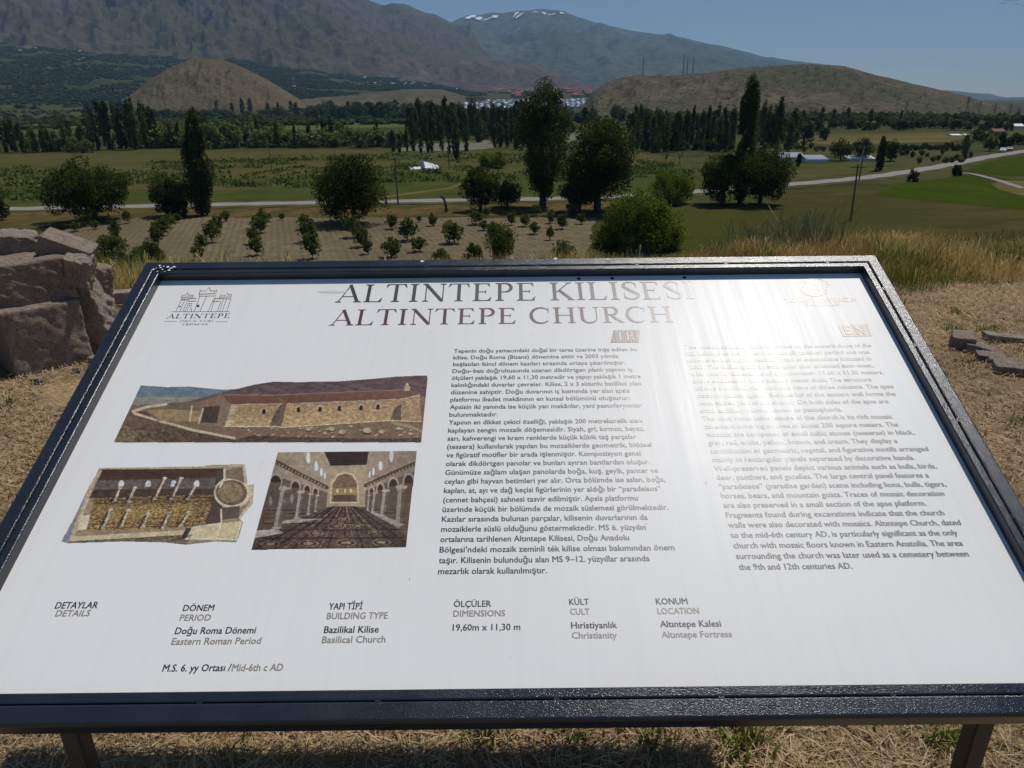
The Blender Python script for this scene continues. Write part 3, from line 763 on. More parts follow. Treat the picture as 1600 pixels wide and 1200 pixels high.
# ------------------------------------------------------------------ buildings
def house_mesh(w, d, h, rh):
    a = MB(); a.box(-w / 2, w / 2, -d / 2, d / 2, -2, h)
    b = MB(); e = .4
    b.add([(-w / 2 - e, -d / 2 - e, h), (w / 2 + e, -d / 2 - e, h), (w / 2 + e, d / 2 + e, h), (-w / 2 - e, d / 2 + e, h), (-w / 2 - e, 0, h + rh), (w / 2 + e, 0, h + rh)],
          [(0, 1, 5, 4), (2, 3, 4, 5), (0, 4, 3), (1, 2, 5), (0, 3, 2, 1)])
    c = MB()
    n = max(2, int(w / 3.5))
    for k in range(n):
        x = -w / 2 + w * (k + .5) / n; c.box(x - .5, x + .5, -d / 2 - .06, -d / 2 + .02, h * .35, h * .75)
    return a, b, c
HM = []
for (w, d, h, rh) in ((16, 10, 6, 3), (24, 12, 9, 3.5), (12, 9, 4, 2.5)):
    a, b, c = house_mesh(w, d, h, rh)
    HM.append((a.mesh('wall', MT['wall']), b.mesh('roof', MT['roof']), c.mesh('window', MT['greyroof'])))
def house(p, i, rz, label, group, roofm=None, sc=1.0):
    o = empty('house', p, rz); o.scale = (sc, sc, sc)
    for nm, me in zip(('wall', 'roof', 'window'), HM[i]):
        c = bpy.data.objects.new(nm, me); COL.objects.link(c); c.parent = o
        if nm == 'window': c['kind'] = 'stuff'
    return tag(o, label, 'house', group)
rt = random.Random(9)
for k in range(95):
    px = rt.uniform(765, 990); D = rt.uniform(2150, 3500)
    if px < 800 and D < 2700: D += 600
    a, _ = azel(px, 150); x, y = D * math.sin(a), D * math.cos(a)
    z = gz(x, y)
    house((x, y, z), rt.randrange(3), rt.uniform(-.3, .3), 'tiny red roofed house in the town behind the white greenhouses', 'red roofed houses of the far town', sc=1.15)
for k in range(46):
    px = rt.choice([rt.uniform(0, 460), rt.uniform(560, 720)]); D = rt.uniform(2300, 4000) if px < 470 else rt.uniform(3000, 3600)
    a, _ = azel(px, 110); x, y = D * math.sin(a), D * math.cos(a)
    z = float(zM4(np.array([a]), np.array([D]))[0])
    o = empty('village_house', (x, y, z), rt.uniform(-.5, .5)); o.scale = (.6, .6, .6)
    for nm, me in (('wall', HM[0][0]), ('roof', None)):
        if me is None:
            if 'wr' not in MT:
                q = house_mesh(16, 10, 6, 2.4)[1]; MT['wr'] = q.mesh('roof', MT['white'])
            me = MT['wr']
        c = bpy.data.objects.new(nm, me); COL.objects.link(c); c.parent = o
    tag(o, 'tiny pale village house among the woods on the mountain slope', 'house', 'pale village houses on the slope')
# white greenhouse field in front of the town
gm = MB()
Wd, Ln = 12.0, 70.0
for k in range(9):
    pass
prof = [(-Wd / 2, -3), (-Wd / 2, 2.2), (-Wd / 3, 3.8), (0, 4.6), (Wd / 3, 3.8), (Wd / 2, 2.2), (Wd / 2, -3)]
v = [(x, yy, z) for yy in (-Ln / 2, Ln / 2) for x, z in prof]; n_ = len(prof)
gm.add(v, [(i, i + 1, n_ + i + 1, n_ + i) for i in range(n_ - 1)] + [tuple(range(n_)), tuple(range(n_, 2 * n_))])
gme = gm.mesh('greenhouse', MT['plastic'])
for row in range(6):
    D = 1420 + row * 92
    for k in range(30):
        px = 722 + (972 - 716) * (k + .5) / 30 + rt.uniform(-1.5, 1.5)
        if row > 3 and px < 760: continue
        a, _ = azel(px, 160); x, y = D * math.sin(a), D * math.cos(a)
        o = bpy.data.objects.new('greenhouse', gme); COL.objects.link(o); o.location = (x, y, gz(x, y)); o.rotation_euler = (0, 0, rt.uniform(-.06, .06))
        tag(o, 'long white plastic greenhouse in the bright band below the far town', 'greenhouse', 'white greenhouses below the far town')
# nearer sheds
def shed(px0, px1, base, hpx, dep, roofm, wallm, label, name='shed', cat='shed'):
    p0, p1 = at_z(px0, base, PZ), at_z(px1, base, PZ); s = scale_at(p0)
    w = (p1 - p0).length; h = hpx / s
    o = empty(name, (p0 + p1) / 2, math.atan2((p1 - p0).y, (p1 - p0).x))
    a = MB(); a.box(-w / 2, w / 2, 0, dep, -.1, h * .55); a.build('wall', wallm, o)
    b = MB(); b.add([(-w / 2 - .2, -.3, h * .55), (w / 2 + .2, -.3, h * .55), (w / 2 + .2, dep / 2, h), (-w / 2 - .2, dep / 2, h), (w / 2 + .2, dep + .3, h * .55), (-w / 2 - .2, dep + .3, h * .55)],
          [(0, 1, 2, 3), (3, 2, 4, 5), (0, 3, 5), (1, 4, 2)]); b.build('roof', roofm, o)
    return tag(o, label, cat)
shed(1219, 1258, 252, 11, 14, MT['greyroof'], MT['white'], 'left long grey roofed greenhouse with white sides beyond the road', 'greenhouse', 'greenhouse')
shed(1261, 1293, 254, 9, 14, MT['greyroof'], MT['white'], 'middle long grey roofed greenhouse with white sides beyond the road', 'greenhouse', 'greenhouse')
shed(1325, 1366, 251, 6, 8, MT['white'], MT['white'], 'low white shed half hidden by the round tree clump', 'shed', 'shed')
shed(1488, 1503, 213, 3, 10, MT['white'], MT['white'], 'left white shed at the far edge of the stubble field', 'shed')
shed(1509, 1524, 213, 3, 10, MT['white'], MT['white'], 'right white shed at the far edge of the stubble field', 'shed')
shed(1552, 1570, 210, 8, 8, MT['roof'], MT['wall'], 'small pale house with a pinkish roof near the right edge', 'house', 'house')
shed(1584, 1599, 201, 7, 8, MT['white'], MT['white'], 'small white building at the right edge below the hill', 'house', 'house')
shed(383, 393, 168, 6, 14, MT['white'], MT['white'], 'left white building at the right foot of the mound', 'house', 'house')
shed(396, 403, 168, 7, 14, MT['roof'], MT['white'], 'right white building at the right foot of the mound', 'house', 'house')

# collapsed white structure in the meadow
def wreck():
    p = at_z(663, 264, PZ); o = empty('wrecked_shelter', p)
    rnd = random.Random(4)
    def panel(x, y, z, w, h, rx, ry, rz):
        mb = MB(); Mx = Matrix.Translation((x, y, z)) @ Matrix.Rotation(rz, 4, 'Z') @ Matrix.Rotation(ry, 4, 'Y') @ Matrix.Rotation(rx, 4, 'X')
        mb.box(-w / 2, w / 2, -.04, .04, 0, h, lambda q: tuple(Mx @ Vector(q))); mb.build('panel', MT['white'], o)
    panel(.8, 0, .1, 3.2, 2.4, -.9, .25, .2); panel(-.2, .3, .1, 1.1, 2.6, .5, -.35, .3); panel(2.2, .2, 0, 2.0, 2.0, -1.1, .1, -.3)
    panel(-1.6, -.4, 0, 2.4, 1.0, -1.0, .0, .4); panel(-3.6, -.6, 0, 1.3, .6, -.8, .2, .1); panel(3.2, -.5, 0, 1.6, 1.2, -1.2, -.2, 0); panel(-2.6, .5, 0, 1.5, .7, -1.1, .3, -.5)
    tag(o, 'collapsed heap of white sheeting lying alone in the meadow', 'wreck')
wreck()

# poles
def pole(px, base, top, label, lean=0, z=PZ, r=.16, arm=True, cat='utility pole', name='utility_pole', mat=None):
    p = at_z(px, base, z); s = scale_at(p); h = (base - top) / s / .95
    o = empty(name, p); mb = MB(); mb.tube([(0, 0, -.3), (lean * h, 0, h)], [r, r * .65], 8); mb.build('post', mat or MT['wood'], o)
    if arm:
        m2 = MB(); m2.box(lean * h - 1.0, lean * h + 1.0, -.06, .06, h - .55, h - .42); m2.build('crossarm', MT['wood'], o)
        for k in (-.85, 0, .85):
            m3 = MB(); m3.tube([(lean * h + k, 0, h - .42), (lean * h + k, 0, h - .2)], .05, 5); m3.build('insulator', MT['white'], o)
    return tag(o, label, cat), p + Vector((lean * h, 0, h - .2))
_, q1 = pole(1329, 346, 264, 'leaning wooden pole in the ripening field at right', lean=-.03)
_, q2 = pole(622, 320, 252, 'thin wooden pole beside the road right of the big globe shaped tree')
_, q3 = pole(702, 266, 222, 'thin distant pole in the meadow behind the white wreck')
_, q4 = pole(1342, 283, 232, 'distant pole just behind the leaning wooden pole')
_, q5 = pole(425, 268, 228, 'thin distant pole in the left meadow', r=.12)
def wire(a, b, sag, label, off=(0, 0, 0)):
    mb = MB(); pts = []
    for k in range(13):
        t = k / 12; p = a.lerp(b, t) + Vector(off); p.z -= sag * 4 * t * (1 - t); pts.append(p)
    mb.tube(pts, .02, 4); o = mb.build('power_line', MT['steel']); tag(o, label, 'wire')
wire(q5, q3, 1.6, 'thin overhead wire between the two distant meadow poles')
wire(q3, q4, 2.5, 'thin overhead wire crossing the valley from centre to right')
wire(q2, q3, 1.5, 'thin overhead wire running back from the roadside pole')
wire(q4, q1, .8, 'thin overhead wire between the two right hand poles')

def pylon(px, D, zb, h, label, w=2.0):
    a, _ = azel(px, 170); p = Vector((D * math.sin(a), D * math.cos(a), zb)); o = empty('pylon', p)
    mb = MB(); t = .35
    for sx in (-1, 1):
        for sy in (-1, 1): mb.tube([(sx * w / 2, sy * w / 2, -1), (sx * t, sy * t, h)], .09, 4)
    for k in range(8):
        z0, z1 = h * k / 8, h * (k + 1) / 8; w0 = w / 2 + (t - w / 2) * k / 8; w1 = w / 2 + (t - w / 2) * (k + 1) / 8
        mb.tube([(-w0, -w0, z0), (w1, -w1, z1)], .05, 4); mb.tube([(w0, w0, z0), (-w1, w1, z1)], .05, 4)
    mb.build('lattice', MT['steel'], o)
    for k, zz in enumerate((.78, .9)):
        m2 = MB(); m2.box(-2.4 + k, 2.4 - k, -.08, .08, h * zz, h * zz + .15); m2.build('crossarm', MT['steel'], o)
    return tag(o, label, 'pylon', None)
for px, D, h, lab in ((1416, 640, 15, 'leftmost of the row of pylons below the dry hill'), (1511, 660, 18, 'tallest pylon of the row below the right end of the hill'), (1530, 820, 14, 'short pylon just right of the tallest pylon'), (1555, 640, 13, 'third pylon from the right edge of the picture'), (1579, 720, 12, 'second pylon from the right edge of the picture'), (1593, 640, 10, 'rightmost pylon at the edge of the picture')):
    pylon(px, D, PZ, h, lab)
def mast(px, D, h, label):
    a, _ = azel(px, 118); z = float(zM8(np.array([a]), np.array([D]))[0]); o = empty('radio_mast', (D * math.sin(a), D * math.cos(a), z))
    mb = MB()
    for k in range(3):
        an = k * 2.094; mb.tube([(1.1 * math.cos(an), 1.1 * math.sin(an), -2), (.35 * math.cos(an), .35 * math.sin(an), h)], .28, 4)
    for k in range(10):
        z0 = h * k / 10; mb.tube([(-.9 + k * .05, 0, z0), (.9 - k * .05, 0, z0 + h / 10)], .18, 4)
    mb.build('lattice', MT['steel'], o)
    m2 = MB(); m2.tube([(0, 0, h), (0, 0, h * 1.12)], .12, 5); m2.build('aerial', MT['steel'], o)
    tag(o, label, 'mast')
mast(1004, 1590, 36, 'radio mast standing alone on the left end of the dry hill')
mast(1067, 1590, 38, 'left mast of the close trio on the dry hill')
mast(1073, 1590, 32, 'middle mast of the close trio on the dry hill')
mast(1082, 1590, 30, 'right mast of the close trio on the dry hill')

# parked cars at the far road
def car(px, base, rz, mat, label):
    p = at_z(px, base, PZ + .12); o = empty('parked_car', p, rz)
    pr = [(-2.1, .35), (-2.15, .8), (-1.35, .95), (-.8, 1.42), (.7, 1.45), (1.4, .98), (2.1, .85), (2.15, .35)]
    mb = MB(); n = len(pr); mb.add([(x, y, z) for y in (-.85, .85) for x, z in pr], [(i, (i + 1) % n, n + (i + 1) % n, n + i) for i in range(n)] + [tuple(range(n)), tuple(range(n, 2 * n))]); mb.build('body', mat, o)
    for sy in (-1, 1):
        w_ = MB(); y0 = sy * .87
        w_.add([(-1.15, y0, .97), (1.2, y0, .97), (.62, y0, 1.36), (-.75, y0, 1.34)], [(0, 1, 2, 3)]); w_.build('side_window', MT['tyre'], o)
        for sx in (-1.3, 1.3):
            t_ = MB(); t_.tube([(sx, sy * .7, .33), (sx, sy * .92, .33)], .33, 12); t_.build('wheel', MT['tyre'], o)
    tag(o, label, 'car')
MT['tyre'] = plain_mat('dark_rubber', (.02, .02, .022), .5)
MT['silver'] = plain_mat('silver_paint', (.5, .51, .53), .3, .6, .03)
MT['black_paint'] = plain_mat('black_paint', (.02, .02, .022), .3, .6, .05)
car(1567, 238, .9, MT['silver'], 'silver car parked beside the road near the right edge')
car(1577, 236, 1.0, MT['black_paint'], 'dark car parked behind the silver car')

# ------------------------------------------------------------------ terrace: stones
def stone_mat(name, cols, sc=6):
    m, nt, b = new_mat(name)
    v = coords(nt); n1 = noise(nt, v, sc * .4, 6, .6); n2 = noise(nt, v, sc * 3, 8, .75); n3 = noise(nt, v, sc * 14, 5, .8)
    c = ramp(nt, n2, [(.3, cols[0]), (.52, cols[1]), (.72, cols[2])])
    c = mixc(nt, ramp(nt, n1, [(.52, (0, 0, 0)), (.66, (1, 1, 1))]), c, cols[3])
    c = mixc(nt, .8, c, ramp(nt, n3, [(.34, (.35, .33, .32)), (.5, (1, 1, 1)), (.68, (1.3, 1.28, 1.25))]), 'MULTIPLY')
    nt.links.new(c, b.inputs['Base Color']); b.inputs['Roughness'].default_value = .95; b.inputs['Specular IOR Level'].default_value = .15
    vor = nt.nodes.new('ShaderNodeMath'); vor.operation = 'ADD'; nt.links.new(n2, vor.inputs[0]); nt.links.new(n3, vor.inputs[1])
    bump(nt, b, vor.outputs[0], 1.0, .03)
    return m
ST1 = stone_mat('brown_hewn_stone', [(.28, .21, .16), (.50, .39, .31), (.66, .53, .43), (.40, .31, .24)])
ST2 = stone_mat('pale_rubble_stone', [(.34, .28, .22), (.55, .46, .37), (.70, .61, .51), (.44, .36, .28)])
def stone(name, loc, size, rot, mat, label, seed, amp=.02, group=None, n=30, taper=0.0, cat='stone'):
    bm = bmesh.new(); bmesh.ops.create_cube(bm, size=1)
    bmesh.ops.subdivide_edges(bm, edges=bm.edges[:], cuts=n, use_grid_fill=True)
    V = np.array([v.co[:] for v in bm.verts]) * 2
    # rounded box
    p = 34.0
    L = (np.abs(V) ** p).sum(1) ** (1 / p); V = V / L[:, None]
    V[:, 0] *= 1 - taper * (V[:, 2] * .5 + .5)
    sz = np.array(size) / 2
    Q = V * sz
    sd = seed * 17.3
    nz = lambda f, s_: (fbm(Q[:, 0] * f + sd + Q[:, 2] * f * .7, Q[:, 1] * f - sd + Q[:, 2] * f * .9, s_, 4) - .5)
    big = nz(4, seed); med = nz(14, seed + 5); sm = nz(45, seed + 9)
    dr = V / np.linalg.norm(V, axis=1)[:, None]
    Q = Q + dr * (big * amp * 1.7 + med * amp * 1.25 + sm * amp * .8)[:, None]
    for v, q in zip(bm.verts, Q): v.co = q
    me = bpy.data.meshes.new(name); bm.to_mesh(me); bm.free()
    me.polygons.foreach_set('use_smooth', [True] * len(me.polygons)); me.materials.append(mat)
    o = link(name, me); o.location = loc; o.rotation_euler = rot
    return tag(o, label, cat, group)
# pile at left, placed from the ground points it stands on
b0 = at_z(26, 590, 0); b1 = at_z(148, 560, 0)
ang = math.atan2((b1 - b0).y, (b1 - b0).x)
dx = Vector((math.cos(ang), math.sin(ang), 0)); dy = Vector((-dx.y, dx.x, 0))
def rel(a, b, z): q = b0 + dx * a + dy * b; return (q.x, q.y, z)
LW = (b1 - b0).length
def st(px, py, D):
    d = ray(px, py); return tuple(Vector((0, 0, H)) + d * (D / d.y))
stone('stone_block', rel(LW / 2, .23, .20), (LW, .46, .42), (0, 0, ang), ST1, 'big hewn block at the bottom of the stone pile, standing on the dry grass', 3, .014)
stone('stone_block', st(26, 437, 4.50), (.56, .42, .27), (.02, -.02, ang - .05), ST1, 'rough chiselled block lying on the big bottom block of the pile', 5, .024)
stone('stone_block', st(-70, 530, 4.35), (.62, .5, .50), (0, 0, ang + .1), ST1, 'block cut off by the left edge at the bottom of the pile', 6, .020)
stone('stone_block', st(2, 384, 4.75), (.40, .30, .16), (.05, .06, ang - .2), ST2, 'rounded pale stone on top of the pile at the left edge', 8, .03)
stone('stone_slab', st(106, 388, 4.70), (.30, .24, .125), (.10, .46, .30), ST1, 'smooth tilted slab perched on the back of the stone pile', 9, .006)
stone('rubble_stone', st(124, 420, 4.60), (.13, .17, .17), (.2, .3, .3), ST2, 'pale wedge of stone beside the chiselled block', 10, .03)
stone('rubble_stone', st(133, 470, 4.72), (.22, .28, .44), (.1, -.22, .2), ST2, 'large leaning pale stone at the right side of the pile', 11, .035)
stone('rubble_stone', st(153, 520, 4.72), (.13, .22, .30), (.0, -.10, .4), ST2, 'pale knobbly stone at the bottom right of the pile', 12, .035)
stone('rubble_stone', st(150, 440, 4.90), (.13, .2, .22), (.1, .2, .9), ST1, 'small brown stone behind the leaning pale stone', 13, .03)
stone('rubble_stone', st(95, 425, 4.95), (.34, .22, .20), (.1, .1, .3), ST1, 'dark stone under the tilted slab', 14, .03)
stone('rubble_stone', st(70, 490, 5.0), (.55, .3, .62), (0, 0, .3), ST1, 'stone core at the back of the pile behind the two blocks', 15, .03)
for i, (px, py, sz) in enumerate([(150, 566, .07), (163, 548, .05), (120, 580, .05), (60, 597, .06), (172, 535, .045)]):
    q = at_z(px, py, 0); stone('rubble_stone', (q.x, q.y, sz * .2), (sz, sz * .8, sz * .6), (0, .2, i), ST2, 'small chip of stone on the straw, number of chips at the foot of the pile'.replace(', number of chips', ''), 70 + i, .01, n=6, group='stone chips at the foot of the pile')

# low line of stones at right
for i, (px, py, w, d, h, rz, lab) in enumerate([
    (1517, 551, .13, .22, .11, -.5, 'dark faced stone at the left end of the low stone line at right'),
    (1540, 556, .16, .12, .06, -.6, 'flat stone next to the dark faced one in the stone line'),
    (1554, 569, .15, .12, .06, -.4, 'small stone in the middle of the low stone line'),
    (1571, 577, .14, .12, .06, -.5, 'squat stone near the right of the low stone line'),
    (1592, 590, .20, .13, .07, -.4, 'stone of the low line cut by the right edge of the picture'),
    (1582, 537, .30, .12, .05, -.05, 'long flat pale slab lying apart above the low stone line')]):
    p = at_z(px, py, 0)
    stone('rubble_stone' if i < 5 else 'stone_slab', (p.x, p.y + d / 2, h * .35), (w, d, h), (0, .1 * (i % 2), rz), ST2 if i == 5 else ST1, lab, 40 + i, .018, n=10)
for i, (px, py, lab) in enumerate([(196, 470, 'small pale stone in the dry grass right of the stone pile'), (1528, 405, 'pale round stone in the tall grass at right')]):
    p = at_z(px, py, 0); stone('rubble_stone', (p.x, p.y, .04), (.16, .14, .09), (0, 0, .4), ST2, lab, 60 + i, .02, n=10)

# ------------------------------------------------------------------ terrace: grass
def blade_mesh(name, P, hgt, wid, rng, mat, lean=.35, flatten=0.0, head=0.0):
    n = len(P)
    th = rng.uniform(0, 2 * math.pi, n); ln = rng.normal(0, lean, n)
    d = np.stack([np.cos(th), np.sin(th), np.zeros(n)], 1); s = np.stack([-np.sin(th), np.cos(th), np.zeros(n)], 1)
    ph = rng.uniform(0, math.pi, n); s = np.stack([np.cos(ph), np.sin(ph), np.zeros(n)], 1)
    if flatten:
        up = np.stack([np.zeros(n), np.zeros(n), rng.uniform(.02, flatten, n)], 1); tip = d + up
        s = np.stack([-np.sin(th), np.cos(th), np.zeros(n)], 1)
        A = P; m = P + tip * (hgt * .5)[:, None] + np.array([0, 0, .006]); t = P + tip * hgt[:, None]
        t[:, 2] = P[:, 2] + rng.uniform(.0, .03, n)
    else:
        A = P; m = P + d * (ln * hgt * .35)[:, None] + np.array([0, 0, 1]) * (hgt * .6)[:, None]
        t = P + d * (ln * hgt)[:, None] + np.array([0, 0, 1]) * (hgt)[:, None]
    w = (wid * rng.uniform(.6, 1.3, n))[:, None] * .5
    V = np.stack([A - s * w, A + s * w, m + s * w * .9, t + s * w * .15, t - s * w * .15, m - s * w * .9], 1).reshape(-1, 3)
    if head > 0:
        V = V.reshape(n, 6, 3); hd = rng.uniform(0, 1, n) < head
        V[hd, 3] = (t + s * w * 2.2)[hd]; V[hd, 4] = (t - s * w * 2.2)[hd]; V = V.reshape(-1, 3)
    b = np.arange(n)[:, None] * 6
    Fc = np.concatenate([b + np.array([[0, 1, 2, 5]]), b + np.array([[5, 2, 3, 4]])], 1).reshape(-1, 4)
    sh = np.repeat(rng.uniform(0, 1, n), 2)
    return np_mesh(name, V, Fc, mat, False, sh)
def straw_mat(name, a, b, c):
    m, nt, bs = new_mat(name); at = nt.nodes.new('ShaderNodeAttribute'); at.attribute_name = 'shade'
    col = ramp(nt, at.outputs['Fac'], [(0, a), (.5, b), (1, c)])
    v = coords(nt); n = noise(nt, v, .9, 3); col = mixc(nt, .4, col, ramp(nt, n, [(.35, (.6, .6, .55)), (.65, (1.2, 1.1, 1.0))]), 'MULTIPLY')
    nt.links.new(col, bs.inputs['Base Color'])
    bs.inputs['Roughness'].default_value = .7; bs.inputs['Specular IOR Level'].default_value = .2
    tr = nt.nodes.new('ShaderNodeBsdfTranslucent'); nt.links.new(col, tr.inputs[0]); mx = nt.nodes.new('ShaderNodeMixShader'); mx.inputs[0].default_value = .25
    nt.links.new(bs.outputs[0], mx.inputs[1]); nt.links.new(tr.outputs[0], mx.inputs[2]); nt.links.new(mx.outputs[0], nt.nodes['Material Output'].inputs[0])
    return m
S_mown = straw_mat('mown_straw', (.22, .145, .08), (.43, .31, .18), (.68, .54, .34))
S_gold = straw_mat('golden_grass', (.40, .29, .09), (.74, .54, .20), (.95, .76, .38))
S_green = straw_mat('green_grass', (.09, .13, .02), (.18, .22, .04), (.32, .33, .08))
S_grey = straw_mat('grey_weeds', (.09, .11, .05), (.18, .20, .10), (.28, .28, .15))
S_rust = straw_mat('rusty_grass', (.34, .22, .07), (.56, .37, .13), (.75, .54, .22))
def in_view(X, Y, m=1.15):
    return np.abs(X) < (Y * .75 + .35) * m
def grasses():
    rng = np.random.default_rng(3)
    # mown straw near the sign (dense) and over the terrace
    n = 60000; X = rng.uniform(-2.4, 2.4, n); Y = rng.uniform(.9, 2.6, n)
    P = np.stack([X, Y, ground_z(X, Y) + rng.uniform(0, .012, n)], 1)
    tag(link('mown_straw', blade_mesh('mown_straw', P, rng.uniform(.02, .11, n), np.full(n, .0032), rng, S_mown, flatten=.35)), 'mown dry straw lying around the legs of the sign', 'straw', kind='stuff')
    n = 90000; Y = rng.uniform(2.4, 7.4, n); X = rng.uniform(-1, 1, n) * (Y * .78 + .8)
    k = (fbm(X * 1.3, Y * 1.3, 2, 3) > .35) & (np.abs(X) > Y * .28); X, Y = X[k], Y[k]; n = len(X)
    P = np.stack([X, Y, ground_z(X, Y) + rng.uniform(0, .01, n)], 1)
    tag(link('dry_turf', blade_mesh('dry_turf', P, rng.uniform(.03, .09, n), np.full(n, .005), rng, S_mown, flatten=.5)), 'short dry turf covering the terrace beside the sign', 'turf', kind='stuff')
    # sparse green shoots
    n = 6000; c = rng.uniform(0, 1, (260, 2)); k = rng.integers(0, 260, n)
    X = (c[k, 0] * 7 - 3.5) + rng.normal(0, .03, n); Y = 1.2 + c[k, 1] * 5.5 + rng.normal(0, .03, n)
    P = np.stack([X, Y, ground_z(X, Y)], 1)
    tag(link('green_shoots', blade_mesh('green_shoots', P, rng.uniform(.02, .07, n), np.full(n, .006), rng, S_green, lean=.7)), 'sparse green shoots in the dry turf', 'weeds', kind='stuff')
    # tall grass along the terrace edge and down the slope
    def strip(name, x0, x1, y0, y1, n, h0, h1, mat, lab, cat='grass', thr=.3, sd=1, w=.0045, head=.25, dy=0):
        X = rng.uniform(x0, x1, n); Y = rng.uniform(y0, y1, n)
        k = fbm(X * .9, Y * .9, sd, 4) > thr; X, Y = X[k], Y[k]
        e = 6.05 + .25 * np.sin(X * 1.7) + .2 * (fbm(X * 2, X * 0, 3, 3) - .5) + dy
        k = Y > e; X, Y = X[k], Y[k]; n = len(X)
        hh = rng.uniform(h0, h1, n) * (.25 + 1.5 * fbm(X * 1.6, Y * 1.6, sd + 4, 4)) * np.clip((Y - e[k]) * 1.2 + .35, .35, 1)
        P = np.stack([X, Y, ground_z(X, Y) - .01], 1)
        tag(link(name, blade_mesh(name, P, hh, np.full(n, w), rng, mat, lean=.28, head=head)), lab, cat, kind='stuff')
    strip('tall_dry_grass', -6.5, -2.3, 5.9, 8.6, 13000, .14, .34, S_gold, 'tall dry golden grass between the stone pile and the sign', sd=2)
    strip('tall_green_grass', -6.5, -2.3, 6.2, 9.2, 5000, .2, .4, S_green, 'tall green grass and weeds behind the stone pile', sd=5)
    strip('edge_grass', -2.6, 1.2, 6.2, 8.8, 9000, .12, .30, S_gold, 'dry grass at the terrace edge just above the sign', sd=6)
    strip('rusty_grass', .4, 3.8, 6.4, 9.5, 26000, .10, .22, S_rust, 'rusty orange dry grass above the right half of the sign', sd=7)
    strip('tall_dry_grass', 2.4, 8.6, 6.4, 9.6, 42000, .11, .27, S_gold, 'tall golden dry grass above and right of the sign corner', sd=8)
    strip('rusty_grass', 2.4, 8.6, 6.8, 9.4, 16000, .14, .29, S_rust, 'rusty orange seeding grass mixed into the golden grass at right', sd=17, thr=.45)
    strip('tall_green_grass', 2.2, 8.6, 5.7, 8.8, 30000, .10, .24, S_green, 'tall green grass right of the sign corner', sd=9, thr=.38, dy=.0)
    strip('grey_weeds', 2.55, 3.6, 7.6, 8.6, 1100, .25, .46, S_grey, 'tall grey green weeds in the grass left of the leaning pole', 'weeds', thr=.2, sd=10, w=.006)
    strip('grey_weeds', .2, 1.4, 7.0, 8.2, 900, .15, .3, S_grey, 'grey green weeds in front of the big bright bush', 'weeds', thr=.2, sd=10, w=.006)
grasses()
# small weeds near the legs
def weed(px, py, h, label, seed):
    rng = np.random.default_rng(seed); p = at_z(px, py, 0); n = 70
    X = rng.normal(0, .035, n); Y = rng.normal(0, .03, n); P = np.stack([X, Y, np.zeros(n)], 1)
    o = link('weed_tuft', blade_mesh('weed_tuft', P, rng.uniform(h * .4, h, n), np.full(n, .007), rng, S_green, lean=.8)); o.location = p; tag(o, label, 'weed')
weed(757, 1152, .06, 'green weed tuft below the middle of the sign', 1); weed(893, 1150, .05, 'green weed tuft right of the middle below the sign', 2)
weed(1020, 1158, .06, 'green weed tuft centre right below the sign', 3); weed(1165, 1165, .08, 'largest green weed tuft below the right half of the sign', 4); weed(1480, 1165, .07, 'green weed tuft just left of the right leg of the sign', 5)
# ------------------------------------------------------------------ the sign
TL_ = math.atan2(1.205 - .737, 1.7396 - .758); SL = 1.0805; HW = .9
OX = Vector((0, .758, .737)) + Vector((0, math.cos(TL_), math.sin(TL_))) * .007
VV = Vector((0, math.cos(TL_), math.sin(TL_))); NN = Vector((0, -math.sin(TL_), math.cos(TL_)))
WB = -.022
def uv(px, py, w=WB):
    d = ray(px, py); o = OX + NN * w; t = (o - Vector((0, 0, H))).dot(NN) / d.dot(NN)
    q = Vector((0, 0, H)) + d * t - o
    return q.x, q.dot(VV)

m, nt, b = new_mat('powder_coat')
v = coords(nt); n = noise(nt, v, 560, 2, .5); n2 = noise(nt, v, 9, 5, .6)
nt.links.new(ramp(nt, n2, [(.35, (.016, .020, .029)), (.65, (.022, .027, .038))]), b.inputs['Base Color'])
nt.links.new(ramp(nt, n2, [(.4, (.20,) * 3), (.7, (.30,) * 3)]), b.inputs['Roughness'])
b.inputs['Specular IOR Level'].default_value = .6
bump(nt, b, n, .75, .0007)
MT['coat'] = m
def board_surface(name, col_fn, spec=.95):
    m, nt, b = new_mat(name)
    c = col_fn(nt); 
    if hasattr(c, 'links') or hasattr(c, 'is_linked'): nt.links.new(c, b.inputs['Base Color'])
    else: b.inputs['Base Color'].default_value = (*c, 1)
    v = coords(nt, (38, 1.1, 1)); s1 = noise(nt, v, 1.0, 6, .7)
    v2 = coords(nt, (260, 9, 1)); s2 = noise(nt, v2, 1.0, 3, .6)
    nt.links.new(ramp(nt, s1, [(.38, (.37,) * 3), (.62, (.43,) * 3)]), b.inputs['Roughness'])
    b.inputs['Specular IOR Level'].default_value = spec
    ad = nt.nodes.new('ShaderNodeMath'); ad.operation = 'ADD'; nt.links.new(s1, ad.inputs[0]); nt.links.new(s2, ad.inputs[1])
    bump(nt, b, ad.outputs[0], .09, .0012)
    return m
def white_col(nt):
    v = coords(nt, (1, 1, 1)); n = noise(nt, v, 2.2, 4, .6); vs = coords(nt, (55, 1.4, 1)); s = noise(nt, vs, 1, 5, .7)
    c = ramp(nt, n, [(.3, (.82, .81, .785)), (.7, (.86, .85, .825))])
    return mixc(nt, .10, c, ramp(nt, s, [(.35, (.72, .72, .70)), (.5, (1, 1, 1))]), 'MULTIPLY')
MT['board'] = board_surface('printed_white', white_col, .28)
MT['ink'] = board_surface('black_ink', lambda nt: (.022, .022, .024))
MT['ink_grey'] = board_surface('dark_grey_ink', lambda nt: (.03, .03, .032))
MT['ink_taupe'] = board_surface('taupe_ink', lambda nt: (.31, .26, .21))
